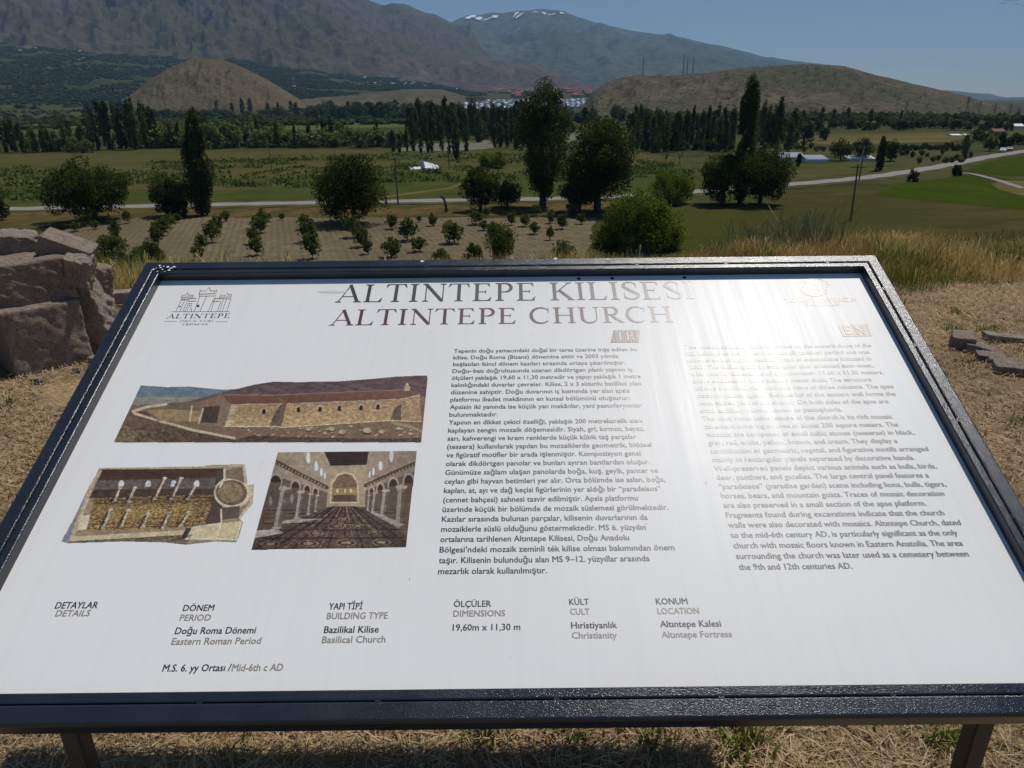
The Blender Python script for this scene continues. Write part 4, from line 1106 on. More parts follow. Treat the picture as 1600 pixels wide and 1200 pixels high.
MT['ink_taupe_pale'] = board_surface('dried_smear', lambda nt: (.70, .69, .64))
MT['ink_maroon'] = board_surface('maroon_ink', lambda nt: (.085, .018, .024))
MT['ink_red'] = board_surface('red_ink', lambda nt: (.36, .09, .08))
MT['ink_gold'] = board_surface('gold_ink', lambda nt: (.32, .22, .09))
def attr_col(nt):
    a = nt.nodes.new('ShaderNodeAttribute'); a.attribute_name = 'print'; return a.outputs['Color']
MT['print'] = board_surface('printed_picture', attr_col, .28)

sign = empty('information_sign', (0, .92, 0))
tag(sign, 'large tilted information sign with white printed board in dark metal frame', 'sign')
TR_ = Matrix.Rotation(TL_, 4, 'X')
def attach(o, parent, tilt=True):
    o.parent = parent
    if tilt:
        o.location = OX - Vector((0, .92, 0)); o.rotation_euler = (TL_, 0, 0)
    return o
def sweep(name, prof, side, mat):
    """prof: (offset inward, w); side 0 near,1 right,2 far,3 left; mitred"""
    def P(o, w, s, e):
        c = [(-HW + o, o), (HW - o, o), (HW - o, SL - o), (-HW + o, SL - o)]
        return (*c[(s + e) % 4], w)
    n = len(prof); nseg = 1
    v = [P(o, w, side, 0) for o, w in prof] + [P(o, w, side, 1) for o, w in prof]
    f = [(i, (i + 1) % n, n + (i + 1) % n, n + i) for i in range(n)] + [tuple(range(n)), tuple(range(n, 2 * n))]
    mb = MB(); mb.add(v, f); return attach(mb.build(name, mat), sign)
for s in range(4):
    sweep('frame_bar', [(0, -.034), (0, -.006), (.0008, -.003), (.0025, -.0009), (.005, 0), (.0265, 0), (.0288, -.001), (.0296, -.0035), (.0296, -.034)], s, MT['coat'])
    sweep('inner_trim', [(.0308, -.03), (.0308, -.0035), (.0316, -.0015), (.0335, -.0008), (.0450, -.0008), (.0464, -.0018), (.047, -.004), (.047, -.030)], s, MT['coat'])
# tack welds across the groove
mb = MB()
rw = random.Random(3)
def weld(u, v_):
    mb.box(u - .004, u + .004, v_ - .0016, v_ + .0016, -.004, -.0006)
for u in (-.79, -.46, -.2, .06, .3, .55, .80):
    weld(u, .0302); weld(u + rw.uniform(-.03, .03), SL - .0302)
for v_ in (.12, .33, .55, .76, .95):
    for sx in (-1, 1):
        u = sx * (HW - .0302); mb.box(u - .0016, u + .0016, v_ - .004, v_ + .004, -.004, -.0006)
o = attach(mb.build('weld_seam', MT['coat']), sign); o['kind'] = 'stuff'
# chipped paint at the top left corner
mb = MB(); rw = random.Random(8)
chips = [(uv(px, py, 0)) for px, py in [(244, 419), (250, 415), (254, 421), (262, 417), (268, 419), (246, 424), (258, 424), (270, 411), (240, 421), (264, 422), (251, 418), (256, 416), (660, 408), (868, 404), (272, 417)]]
for (u, v_) in chips:
    k = 6; r0 = rw.uniform(.001, .0042)
    pts = [(u + math.cos(a * math.pi * 2 / k) * r0 * rw.uniform(.5, 1.5), v_ + math.sin(a * math.pi * 2 / k) * r0 * rw.uniform(.4, 1.1), .0003) for a in range(k)]
    mb.add(pts, [tuple(range(k))])
o = attach(mb.build('chipped_paint', MT['snow']), sign); o['kind'] = 'stuff'
board = MB(); board.box(-HW + .030, HW - .030, .030, SL - .030, WB - .004, WB)
board = attach(board.build('board', MT['board']), sign)
back = MB(); back.box(-HW + .0297, HW - .0297, .0297, SL - .0297, WB - .020, WB - .012); attach(back.build('backing_sheet', MT['coat']), sign)
# legs, standing vertical
for x in (-.768, .808):
    yl = .93; zt = .737 + (yl - .758) * math.tan(TL_) - .040
    mb = MB()
    h_ = .0165
    prof = [(-h_, -h_ + .003), (-h_ + .003, -h_), (h_ - .003, -h_), (h_, -h_ + .003), (h_, h_ - .003), (h_ - .003, h_), (-h_ + .003, h_), (-h_, h_ - .003)]
    n = 8; v = [(x + a, yl - .92 + b_, z) for z in (-.05, zt) for a, b_ in prof]
    mb.add(v, [(i, (i + 1) % n, n + (i + 1) % n, n + i) for i in range(n)] + [tuple(range(n, 2 * n))])
    lg = mb.build('leg', MT['coat'], sign)
    mb = MB(); mb.box(x - .06, x + .06, yl - .92 - .06, yl - .92 + .06, .0, .008); mb.build('foot_plate', MT['coat'], lg)

# ---- lettering
def text_mesh(body, name):
    c = bpy.data.curves.new(name, 'FONT'); c.body = body; c.size = 1; c.resolution_u = 2
    o = bpy.data.objects.new(name, c); COL.objects.link(o)
    dg = bpy.context.evaluated_depsgraph_get(); dg.update()
    me = bpy.data.meshes.new_from_object(o.evaluated_get(dg), depsgraph=dg)
    bpy.data.objects.remove(o); bpy.data.curves.remove(c)
    return me
CAP = None
def lettering(body, u0, v0, u1, cap, mat, name='text_line', bold=0.0, slope=0.0):
    global CAP
    if CAP is None:
        q = text_mesh('H', 'probe'); CAP = max(v.co.y for v in q.vertices); bpy.data.meshes.remove(q)
    me = text_mesh(body, name)
    co = np.empty(len(me.vertices) * 3, dtype=np.float32); me.vertices.foreach_get('co', co); co = co.reshape(-1, 3)
    x0, x1 = co[:, 0].min(), co[:, 0].max()
    co[:, 0] = u0 + (co[:, 0] - x0) / (x1 - x0) * (u1 - u0)
    co[:, 1] = v0 + co[:, 1] * cap / CAP
    co[:, 2] = WB + .0004
    # second pass of ink a hair to the right thickens the strokes
    tris = [tuple(p.vertices) for p in me.polygons]; n0 = len(co); bpy.data.meshes.remove(me)
    c2 = co.copy(); c2[:, 0] += cap * .055; c2[:, 2] += .00003
    me = bpy.data.meshes.new(name); me.from_pydata([tuple(map(float, q)) for q in np.concatenate([co, c2])], [], tris + [tuple(i + n0 for i in t) for t in tris])
    me.materials.append(mat); me.update()
    return link(name, me, None, board)
def u_at(px, py, v):
    u, vv = uv(px, py)
    for _ in range(4):
        u, vv = uv(px, py); py += (vv - v) * 700
    return u
def tpx(body, x0, y0, x1, cap_px, mat, name='text_line'):
    u0, v0 = uv(x0, y0); _, vt = uv(x0, y0 - cap_px); u1 = u_at(x1, y0, v0)
    return lettering(body, u0, v0, u1, vt - v0, mat, name)
TRT = [("Tepenin doğu yamacındaki doğal bir teras üzerine inşa edilen bu", 995), ("kilise, Doğu Roma (Bizans) dönemine aittir ve 2003 yılında", 966), ("başlatılan ikinci dönem kazıları sırasında ortaya çıkarılmıştır.", 977),
 ("Doğu–batı doğrultusunda uzanan dikdörtgen planlı yapının iç", 988), ("ölçüleri yaklaşık 19,60 x 11,30 metredir ve yapıyı yaklaşık 1 metre", 1001), ("kalınlığındaki duvarlar çevreler. Kilise, 2 x 3 sütunlu bazilikal plan", 1001.5),
 ("düzenine sahiptir. Doğu duvarının iç kısmında yer alan apsis", 983.5), ("platformu ibadet mekânının en kutsal bölümünü oluşturur.", 984), ("Apsisin iki yanında ise küçük yan mekânlar, yani pastoforyonlar", 1003), ("bulunmaktadır.", 777.5),
 ("Yapının en dikkat çekici özelliği, yaklaşık 200 metrekarelik alanı", 1004), ("kaplayan zengin mozaik döşemesidir. Siyah, gri, kırmızı, beyaz,", 1007), ("sarı, kahverengi ve krem renklerde küçük kübik taş parçalar", 994), ("(tessera) kullanılarak yapılan bu mozaiklerde geometrik, bitkisel", 1018),
 ("ve figüratif motifler bir arada işlenmiştir. Kompozisyon genel", 1001), ("olarak dikdörtgen panolar ve bunları ayıran bantlardan oluşur.", 1015.5), ("Günümüze sağlam ulaşan panolarda boğa, kuş, geyik, panter ve", 1028), ("ceylan gibi hayvan betimleri yer alır. Orta bölümde ise aslan, boğa,", 1039.5),
 ("kaplan, at, ayı ve dağ keçisi figürlerinin yer aldığı bir “paradeisos”", 1032.5), ("(cennet bahçesi) sahnesi tasvir edilmiştir. Apsis platformu", 996.5), ("üzerinde küçük bir bölümde de mozaik süslemesi görülmektedir.", 1044), ("Kazılar sırasında bulunan parçalar, kilisenin duvarlarının da", 1012),
 ("mozaiklerle süslü olduğunu göstermektedir. MS 6. yüzyılın", 1009), ("ortalarına tarihlenen Altıntepe Kilisesi, Doğu Anadolu", 983), ("Bölgesi’ndeki mozaik zeminli tek kilise olması bakımından önem", 1054), ("taşır. Kilisenin bulunduğu alan MS 9–12. yüzyıllar arasında", 1015), ("mezarlık olarak kullanılmıştır.", 854)]
ENT = [("This church, built on a natural terrace on the eastern slope of the", 1361.6), ("hill, belongs to the Eastern Roman (Byzantine) period and was", 1358.8), ("uncovered during the second phase of excavations initiated in", 1362), ("2003. The building has a rectangular plan oriented east–west,", 1364.7),
 ("with interior dimensions of approximately 19.60 x 11.30 meters,", 1380.6), ("and is enclosed by walls about 1 meter thick. The structure", 1362), ("follows a basilical plan with two rows of three columns. The apse", 1396.8), ("platform placed against the interior of the eastern wall forms the", 1400),
 ("most sacred part of the church. On both sides of the apse are", 1388.5), ("small auxiliary rooms known as pastophoria.", 1317), ("The most remarkable feature of the church is its rich mosaic", 1395), ("pavement covering an area of about 200 square meters. The", 1404),
 ("mosaics are composed of small cubic stones (tesserae) in black,", 1429), ("grey, red, white, yellow, brown, and cream. They display a", 1403), ("combination of geometric, vegetal, and figurative motifs arranged", 1451), ("mainly in rectangular panels separated by decorative bands.", 1430),
 ("Well-preserved panels depict various animals such as bulls, birds,", 1464), ("deer, panthers, and gazelles. The large central panel features a", 1452), ("“paradeisos” (paradise garden) scene including lions, bulls, tigers,", 1479), ("horses, bears, and mountain goats. Traces of mosaic decoration", 1476),
 ("are also preserved in a small section of the apse platform.", 1448), ("Fragments found during excavations indicate that the church", 1476), ("walls were also decorated with mosaics. Altıntepe Church, dated", 1502), ("to the mid-6th century AD, is particularly significant as the only", 1497),
 ("church with mosaic floors known in Eastern Anatolia. The area", 1505), ("surrounding the church was later used as a cemetery between", 1514), ("the 9th and 12th centuries AD.", 1332)]
def column(L, xa, ya, xb, yb, mat):
    ua, va = uv(xa, ya); ub, vb = uv(xb, yb); n = len(L)
    for i, (t, xe) in enumerate(L):
        v_ = va + (vb - va) * i / (n - 1); u_ = ua + (ub - ua) * i / (n - 1)
        cap = (va - vb) / (n - 1) * .545
        lettering(t, u_, v_, u_at(xe, ya + (yb - ya) * (i / (n - 1)) ** 1.1, v_), cap, mat)
column(TRT, 709, 551.3, 684.2, 897.3, MT['ink'])
column(ENT, 1069.5, 545.3, 1155, 890.5, MT['ink'])
K, G = MT['ink'], MT['ink_taupe']
for t, x0, y0, x1, c, mt in [("DETAYLAR", 85, 951, 151, 10, K), ("DETAILS", 85.5, 963.2, 139, 9.5, G), ("DÖNEM", 285, 954.8, 333, 9.5, K), ("PERIOD", 280, 970, 328, 9.5, G), ("Doğu Roma Dönemi", 272.5, 991, 398.3, 10.5, K), ("Eastern Roman Period", 267, 1007.5, 406.5, 10.5, G),
    ("M.S. 6. yy Ortası /", 253, 1049.5, 359.5, 11, K), ("Mid-6th c AD", 361.5, 1048.8, 441, 11, G), ("YAPI TİPİ", 513, 952.5, 565.5, 10, K), ("BUILDING TYPE", 510, 967.5, 605, 10, G), ("Bazilikal Kilise", 505.6, 989.2, 591, 10.5, K), ("Basilical Church", 502.5, 1004.8, 601.5, 10.5, G),
    ("ÖLÇÜLER", 708.6, 948.5, 767, 9.5, K), ("DIMENSIONS", 708, 963.5, 789, 9.5, G), ("19,60m x 11,30 m", 707, 985.5, 812.6, 10, K), ("KÜLT", 889.5, 945.2, 920, 9.5, K), ("CULT", 891, 960.5, 921, 9.5, G), ("Hıristiyanlık", 892.6, 982, 964, 10, K), ("Christianity", 893.5, 997.8, 964, 10, G),
    ("KONUM", 1025.4, 944.5, 1074.5, 9.5, K), ("LOCATION", 1027.7, 959.6, 1092.5, 9.5, G), ("Altıntepe Kalesi", 1031.7, 980, 1126.7, 10, K), ("Altıntepe Fortress", 1034, 996.5, 1143.8, 10, G)]:
    tpx(t, x0, y0, x1, c, mt)

# ---- serif capitals built from strokes (cap height 1)
TK, TN = .135, .042
def arc(cx, cy, rx, ry, a0, a1, n=16): return [(cx + rx * math.cos(a0 + (a1 - a0) * k / n), cy + ry * math.sin(a0 + (a1 - a0) * k / n)) for k in range(n + 1)]
def stroke(pts, wid):
    out = []; n = len(pts)
    for i, (x, y) in enumerate(pts):
        x0, y0 = pts[max(i - 1, 0)]; x1, y1 = pts[min(i + 1, n - 1)]; d = math.hypot(x1 - x0, y1 - y0) or 1
        nx, ny = -(y1 - y0) / d, (x1 - x0) / d; w = wid(i / (n - 1)) if callable(wid) else wid
        out.append(((x + nx * w / 2, y + ny * w / 2), (x - nx * w / 2, y - ny * w / 2)))
    return [[out[i][0], out[i + 1][0], out[i + 1][1], out[i][1]] for i in range(n - 1)]
def rect(x0, y0, x1, y1): return [[(x0, y0), (x1, y0), (x1, y1), (x0, y1)]]
def serif(x, y, w, up): # foot or head serif
    s = 1 if up else -1
    return [[(x - w / 2 - .1, y), (x + w / 2 + .1, y), (x + w / 2 + .1, y + s * .025), (x + w / 2, y + s * .07), (x - w / 2, y + s * .07), (x - w / 2 - .1, y + s * .025)]]
def stem(x, w=TK, y0=0, y1=1): return rect(x - w / 2, y0, x + w / 2, y1) + (serif(x, 0, w, True) if y0 == 0 else []) + (serif(x, 1, w, False) if y1 == 1 else [])
def bowlw(a=TN, b=TK): return lambda t: a + (b - a) * math.sin(math.pi * t)
def glyph(ch):
    if ch == ' ': return [], .42
    if ch == 'A': return stroke([(.10, .02), (.47, .98)], TN) + stroke([(.45, 1.0), (.83, .02)], TK) + rect(.22, .30, .70, .30 + TN) + serif(.10, 0, TN, True) + serif(.83, 0, TK * .9, True), 1.0
    if ch == 'L': return stem(.22) + rect(.2, 0, .74, TN) + [[(.62, TN), (.74, TN), (.78, .26)]], .86
    if ch == 'T': return rect(.42 - TK / 2, 0, .42 + TK / 2, 1) + serif(.42, 0, TK, True) + rect(.04, 1 - TN, .80, 1) + [[(.04, 1 - TN), (.0, .76), (.14, 1 - TN)], [(.80, 1 - TN), (.70, 1 - TN), (.84, .76)]], .90
    if ch == 'I': return stem(.22), .46
    if ch == 'İ': return stem(.22) + [arc(.22, 1.22, .075, .075, 0, 2 * math.pi, 12)[:-1]], .46
    if ch == 'Ö': 
        g, w = glyph('O'); return g + [arc(.36, 1.2, .06, .06, 0, 6.283, 10)[:-1], arc(.62, 1.2, .06, .06, 0, 6.283, 10)[:-1]], w
    if ch == 'N': return rect(.20, 0, .20 + TN, 1) + serif(.22, 0, TN, True) + stroke([(.20, .98), (.86, .02)], TK) + rect(.86, 0, .86 + TN, 1) + serif(.88, 1, TN, False) + rect(.08, 1 - TN, .26, 1), 1.08
    if ch in 'EF': return stem(.22) + rect(.2, 1 - TN, .70, 1) + rect(.2, .49, .58, .49 + TN) + [[(.6, 1 - TN), (.70, 1 - TN), (.73, .78)], [(.56, .38), (.58, .66), (.52, .51)]] + (rect(.2, 0, .74, TN) + [[(.62, TN), (.74, TN), (.78, .25)]] if ch == 'E' else []), .88
    if ch in 'PRB': 
        g = stem(.22) + stroke([(.25, .98)] + arc(.42, .74, .24, .24, math.pi / 2, -math.pi / 2) + [(.25, .50)], bowlw())
        if ch == 'R': g += stroke([(.42, .49), (.60, .22), (.84, .02)], lambda t: TK * (1 - .3 * t)) + rect(.72, 0, .94, .03); return g, .96
        if ch == 'B': g += stroke([(.25, .52)] + arc(.45, .26, .27, .25, math.pi / 2, -math.pi / 2) + [(.25, .02)], bowlw())
        return g, .82
    if ch == 'K': return stem(.22) + stroke([(.27, .42), (.78, .97)], TN) + stroke([(.40, .56), (.86, .02)], TK) + serif(.78, 1, TN, False) + serif(.85, 0, TK * .6, True), 1.0
    if ch == 'S': return stroke(arc(.38, .745, .25, .235, .35, math.pi * 1.28, 14)[:12] + [(.38, .50)] + arc(.40, .26, .27, .24, math.pi * .28, -math.pi * .86, 14)[3:], lambda t: TN + (TK * 1.05 - TN) * math.exp(-((t - .5) / .24) ** 2)) + rect(.60, .68, .63, .95) + rect(.12, .05, .15, .34), .76
    if ch in 'CG':
        g = stroke(arc(.52, .5, .40, .49, .75, 2 * math.pi - .75, 24), lambda t: TN + (TK - TN) * math.sin(math.pi * t) ** 1.2) + rect(.83, .66, .86, .98)
        if ch == 'G': g += rect(.74, .05, .87, .42) + rect(.64, .40, .95, .44)
        return g, .98
    if ch == 'O': return stroke(arc(.49, .5, .40, .485, math.pi / 2, math.pi * 2.5, 32), lambda t: TN + (TK - TN) * abs(math.sin(2 * math.pi * t))), 1.0
    if ch == 'H': return stem(.22) + stem(.82) + rect(.22, .48, .82, .48 + TN), 1.04
    if ch == 'U': return rect(.22 - TK / 2, .3, .22 + TK / 2, 1) + serif(.22, 1, TK, False) + rect(.80, .3, .80 + TN, 1) + serif(.82, 1, TN, False) + stroke([(.22, .34)] + arc(.52, .32, .30, .31, math.pi, 2 * math.pi) + [(.82, .34)], lambda t: TK + (TN - TK) * t), 1.02
    if ch == 'Y': return stroke([(.08, .98), (.44, .46)], TK) + stroke([(.82, .98), (.45, .46)], TN) + rect(.45 - TK / 2, 0, .45 + TK / 2, .5) + serif(.45, 0, TK, True) + serif(.1, 1, TK * .6, False) + serif(.82, 1, TN, False), .9
    if ch == 'Z': return rect(.08, 1 - TN, .72, 1) + stroke([(.68, .97), (.12, .03)], TK) + rect(.08, 0, .76, TN) + [[(.64, TN), (.76, TN), (.79, .24)], [(.08, 1 - TN), (.2, 1 - TN), (.06, .78)]], .84
    return [], .5
def serif_line(body, x0, y0, x1, cap_px, mat, name='title_line', w=WB + .0004):
    u0, v0 = uv(x0, y0); _, vt = uv(x0, y0 - cap_px); u1 = u_at(x1, y0, v0); cap = vt - v0
    polys = []; cx = 0
    for ch in body:
        g, adv = glyph(ch); polys += [[(x + cx, y) for x, y in p] for p in g]; cx += adv
    xs = [x for p in polys for x, y in p]; a, b_ = min(xs), max(xs)
    mb = MB()
    for i, p in enumerate(polys):
        q = [(u0 + (x - a) / (b_ - a) * (u1 - u0), v0 + y * cap, w + (i % 24) * .000012) for x, y in p]
        mb.add(q, [tuple(range(len(q)))])
    return link(name, mb.mesh(name, mat), None, board)
serif_line("ALTINTEPE KİLİSESİ", 523, 472.8, 1085, 27.5, MT['ink_grey'])
serif_line("ALTINTEPE CHURCH", 514, 508.8, 1052, 24.5, MT['ink_maroon'])

def quad(pts, mat, name, w=WB + .0004):
    mb = MB(); mb.add([(*uv(x, y), w) for x, y in pts], [tuple(range(len(pts)))]); return link(name, mb.mesh(name, mat), None, board)
def lines(segs, mat, name, wid=.0011, w=WB + .0004):
    mb = MB(); k = 0
    for s in segs:
        pts = [uv(x, y) for x, y in s]
        for q in stroke(pts, wid): mb.add([(x, y, w + (k % 20) * .000012) for x, y in q], [(0, 1, 2, 3)]); k += 1
    return link(name, mb.mesh(name, mat), None, board)
quad([(958.5, 516.3), (999.2, 515.8), (998.6, 535.2), (954.0, 535.6)], MT['ink_maroon'], 'language_tag')
serif_line("TR", 963, 532.5, 994, 13.0, MT['board'], 'tag_letters', WB + .0008)
quad([(1310, 507.5), (1354.5, 506.6), (1362, 525.2), (1316.5, 526.0)], MT['ink_maroon'], 'language_tag')
serif_line("EN", 1320.5, 523, 1355, 12.5, MT['board'], 'tag_letters', WB + .0008)
# dust specks and dead insects on the print
mb = MB(); rw = random.Random(12)
for x, y in [(797, 1028), (672, 520), (830, 523), (842, 534), (1421, 622), (1103, 755), (418, 570), (1165, 806), (1297, 770), (640, 905), (250, 880)] + [(rw.uniform(250, 1350), rw.uniform(470, 1050)) for _ in range(8)]:
    u, v_ = uv(x, y); r0 = rw.uniform(.0005, .0011)
    mb.add([(u + math.cos(a) * r0 * rw.uniform(.6, 1.3), v_ + math.sin(a) * r0 * rw.uniform(.6, 1.3), WB + .0012) for a in (0, 1.05, 2.1, 3.14, 4.19, 5.24)], [(0, 1, 2, 3, 4, 5)])
o = link('dust_specks', mb.mesh('dust_specks', MT['wood']), None, board); o['kind'] = 'stuff'
mb = MB(); k0 = 20
pts = [uv(497 + k * 2.4, 455.5 - 2.2 * math.sin(math.pi * k / k0) * (1 - k / k0)) for k in range(k0)]
lo = [uv(497 + k * 2.4, 457 + 1.2 * math.sin(math.pi * k / k0)) for k in range(k0)]
mb.add([(*q, WB + .0005) for q in pts] + [(*q, WB + .0005) for q in lo], [(i, i + 1, k0 + i + 1, k0 + i) for i in range(k0 - 1)])
link('glue_smear', mb.mesh('glue_smear', MT['ink_taupe_pale']), None, board)
# castle logo
z6 = lambda x, y: (220 + x / 3.81, 390 + y / 3.81)
Z = lambda L: [z6(x, y) for x, y in L]
lines([Z([(185, 370), (530, 370)])] + [Z(s) for s in ([(210, 365), (243, 300)], [(232, 368), (262, 300)], [(250, 368), (278, 305)], [(262, 368), (285, 318)], [(318, 368), (352, 280)], [(352, 370), (390, 280)], [(400, 370), (432, 300)], [(418, 368), (445, 285)], [(455, 368), (478, 308)], [(470, 368), (492, 296)], [(485, 368), (510, 296)], [(512, 368), (536, 296)],
    [(243, 300), (284, 300)], [(275, 368), (283, 345), (298, 345), (303, 368)])], MT['ink_grey'], 'logo_lines', .0011)
lines([Z(s) for s in ([(240, 295), (248, 268), (254, 276), (262, 268), (268, 276), (276, 255), (288, 276), (296, 268), (302, 276), (314, 268), (308, 292), (240, 295)],
    [(346, 278), (355, 240), (364, 252), (374, 242), (384, 252), (405, 226), (420, 250), (430, 242), (438, 252), (452, 240), (444, 276), (346, 278)],
    [(468, 292), (476, 268), (486, 276), (494, 268), (504, 276), (518, 258), (526, 276), (532, 268), (541, 266), (535, 294), (468, 292)],
    [(284, 304), (292, 292), (332, 290)], [(284, 310), (330, 306)], [(430, 304), (438, 290), (474, 294)], [(430, 310), (472, 308)], [(350, 266), (444, 262)], [(244, 284), (310, 282)], [(472, 284), (536, 282)])], MT['ink_gold'], 'logo_battlements', .0019)
lines([Z(s) for s in ([(228, 338), (238, 342)], [(229, 342), (237, 337)], [(334, 330), (348, 341)], [(333, 339), (348, 332)], [(340, 328), (341, 343)], [(334, 335), (349, 336)], [(290, 320), (292, 324)], [(302, 320), (304, 324)], [(288, 332), (290, 336)], [(300, 332), (302, 336)])], MT['ink_grey'], 'logo_marks', .0024)
serif_line("ALTINTEPE", *z6(152, 410), z6(528, 410)[0], 6.6, MT['ink_grey'], 'logo_name')
serif_line("ÖREN YERİ", *z6(230, 432), z6(430, 432)[0], 2.9, MT['ink_taupe'], 'logo_caption')
serif_line("ERZİNCAN", *z6(247, 451), z6(398, 451)[0], 2.6, MT['ink_grey'], 'logo_caption')
lines([Z([(140, 427), (214, 427)]), Z([(446, 429), (518, 429)])], MT['ink_taupe'], 'logo_rules', .0009)
# ministry emblem
ec = (1273, 449.2)
ring = lambda rx, ry, n=36: [(ec[0] + rx * math.cos(2 * math.pi * k / n), ec[1] + ry * math.sin(2 * math.pi * k / n)) for k in range(n + 1)]
segs = [ring(22.5, 13.8)]
for k in range(16):
    a = 2 * math.pi * k / 16; segs.append([(ec[0] + 17.5 * math.cos(a), ec[1] + 10.8 * math.sin(a)), (ec[0] + 19.4 * math.cos(a), ec[1] + 12 * math.sin(a))])
lines(segs, MT['ink_red'], 'emblem_ring', .0014)
lines([[(ec[0] - 7, ec[1] - 5), (ec[0] + 1, ec[1] - 6), (ec[0] + 8, ec[1] - 3)], [(ec[0] - 8, ec[1] - 1), (ec[0], ec[1] - 2.5), (ec[0] + 7, ec[1] + 1)], [(ec[0] - 6, ec[1] + 3), (ec[0] + 1, ec[1] + 1.5), (ec[0] + 8, ec[1] + 4.5)],
       [(ec[0] - 4, ec[1] - 7), (ec[0] - 7, ec[1] + 4)], [(ec[0] + 3, ec[1] - 7), (ec[0] + 1, ec[1] + 5)], [(ec[0] + 8, ec[1] - 5), (ec[0] + 6, ec[1] + 5)], [(ec[0] - 4, ec[1] + 8), (ec[0] + 5, ec[1] + 8)]], MT['ink_red'], 'emblem_motif', .0026)
tpx("T.C. KÜLTÜR VE TURİZM", 1227, 472.6, 1338, 6.0, MT['ink_red'], 'emblem_text')
tpx("BAKANLIĞI", 1259.5, 478.6, 1313, 5.5, MT['ink_red'], 'emblem_text')
# ---- printed pictures: colour per vertex of a fine flat sheet (print only, no relief)
def srgb(c):
    c = np.asarray(c, float) / 255; return np.where(c <= .04045, c / 12.92, ((c + .055) / 1.055) ** 2.4) * 1.12
class Pic:
    def __init__(s, corners, nu, nv, ox, oy, k):
        us, vs = zip(*[uv(*c) for c in corners])
        s.u = np.linspace(min(us) , max(us), nu); s.v = np.linspace(min(vs), max(vs), nv)
        U, V = np.meshgrid(s.u, s.v, indexing='ij'); s.U, s.V = U, V
        # read-off coordinates of the drawing plan (photograph crop), baked once into the sheet
        P = np.array(OX + NN * WB - Vector((0, 0, H)))[None, None] + U[..., None] * np.array([1, 0, 0]) + V[..., None] * np.array(VV)
        f, r, u_ = np.array(fwd), np.array(RI), np.array(UP)
        dz = P @ f; s.x = (800 + F * (P @ r) / dz - ox) * k; s.y = (600 - F * (P @ u_) / dz - oy) * k
        s.c = np.zeros(U.shape + (3,)); s.a = np.zeros(U.shape, bool)
    def inside(s, pts):
        m = np.zeros(s.x.shape, bool); n = len(pts)
        for i in range(n):
            x0, y0 = pts[i]; x1, y1 = pts[(i + 1) % n]
            if y0 == y1: continue
            c = ((y0 > s.y) != (y1 > s.y)) & (s.x < (x1 - x0) * (s.y - y0) / (y1 - y0) + x0); m ^= c
        return m
    def put(s, m, col, nz=.0, f=.15, fy=None, sd=1, mask=False):
        c = srgb(col)[None, None] * (1 + nz * 2 * (fbm(s.x * f, s.y * (fy or f), sd, 4) - .5))[..., None] * np.ones(s.c.shape)
        s.c[m] = c[m]
        if mask: s.a |= m
    def poly(s, pts, col, nz=.25, f=.12, fy=None, sd=1, mask=False): s.put(s.inside(pts), col, nz, f, fy, sd, mask)
    def ell(s, x, y, rx, ry, col, nz=.1): s.put(((s.x - x) / rx) ** 2 + ((s.y - y) / ry) ** 2 < 1, col, nz)
    def line(s, pts, w, col, nz=.1):
        for (x0, y0), (x1, y1) in zip(pts, pts[1:]):
            dx, dy = x1 - x0, y1 - y0; L = dx * dx + dy * dy
            t = np.clip(((s.x - x0) * dx + (s.y - y0) * dy) / L, 0, 1)
            s.put(np.hypot(s.x - x0 - t * dx, s.y - y0 - t * dy) < w / 2, col, nz)
    def brick(s, pts, bw, bh, sx=0.0, amt=.35, sd=3):
        m = s.inside(pts); y = s.y + sx * s.x; r = np.floor(y / bh); x = s.x + (r % 2) * bw * .5 + 3 * np.sin(r * 2.3)
        c = np.floor(x / bw); e = np.minimum(np.minimum(x / bw - c, 1 - (x / bw - c)) * bw, np.minimum(y / bh - r, 1 - (y / bh - r)) * bh)
        t = 1 + amt * 1.3 * (_hash(c, r, sd) - .5) - amt * .9 * (e < .9)
        s.c[m] *= t[m][:, None]
    def grad(s, pts, x0, y0, x1, y1, f0, f1):
        m = s.inside(pts); dx, dy = x1 - x0, y1 - y0
        t = np.clip(((s.x - x0) * dx + (s.y - y0) * dy) / (dx * dx + dy * dy), 0, 1); s.c[m] *= (f0 + (f1 - f0) * t)[m][:, None]
    def build(s, name):
        n, k = s.U.shape
        g = s.c.mean(-1, keepdims=True); s.c = (g + (s.c - g) * .88) * 1.0
        s.c *= (1 + .75 * (fbm(s.x * .35, s.y * .45, 77, 3) - .5) + .45 * (fbm(s.x * .07, s.y * .09, 78, 3) - .5))[..., None]
        Vt = np.stack([s.U, s.V, np.full(s.U.shape, WB + .0004)], -1).reshape(-1, 3)
        i, j = np.meshgrid(np.arange(n - 1), np.arange(k - 1), indexing='ij')
        ok = s.a[:-1, :-1] & s.a[1:, :-1] & s.a[:-1, 1:] & s.a[1:, 1:]
        Fc = np.stack([i * k + j, (i + 1) * k + j, (i + 1) * k + j + 1, i * k + j + 1], -1)[ok]
        used = np.unique(Fc); mp = np.zeros(n * k, int); mp[used] = np.arange(len(used))
        return link(name, np_mesh(name, Vt[used], mp[Fc], MT['print'], False, vcol=np.clip(s.c.reshape(-1, 3)[used], 0, .8)), None, board)

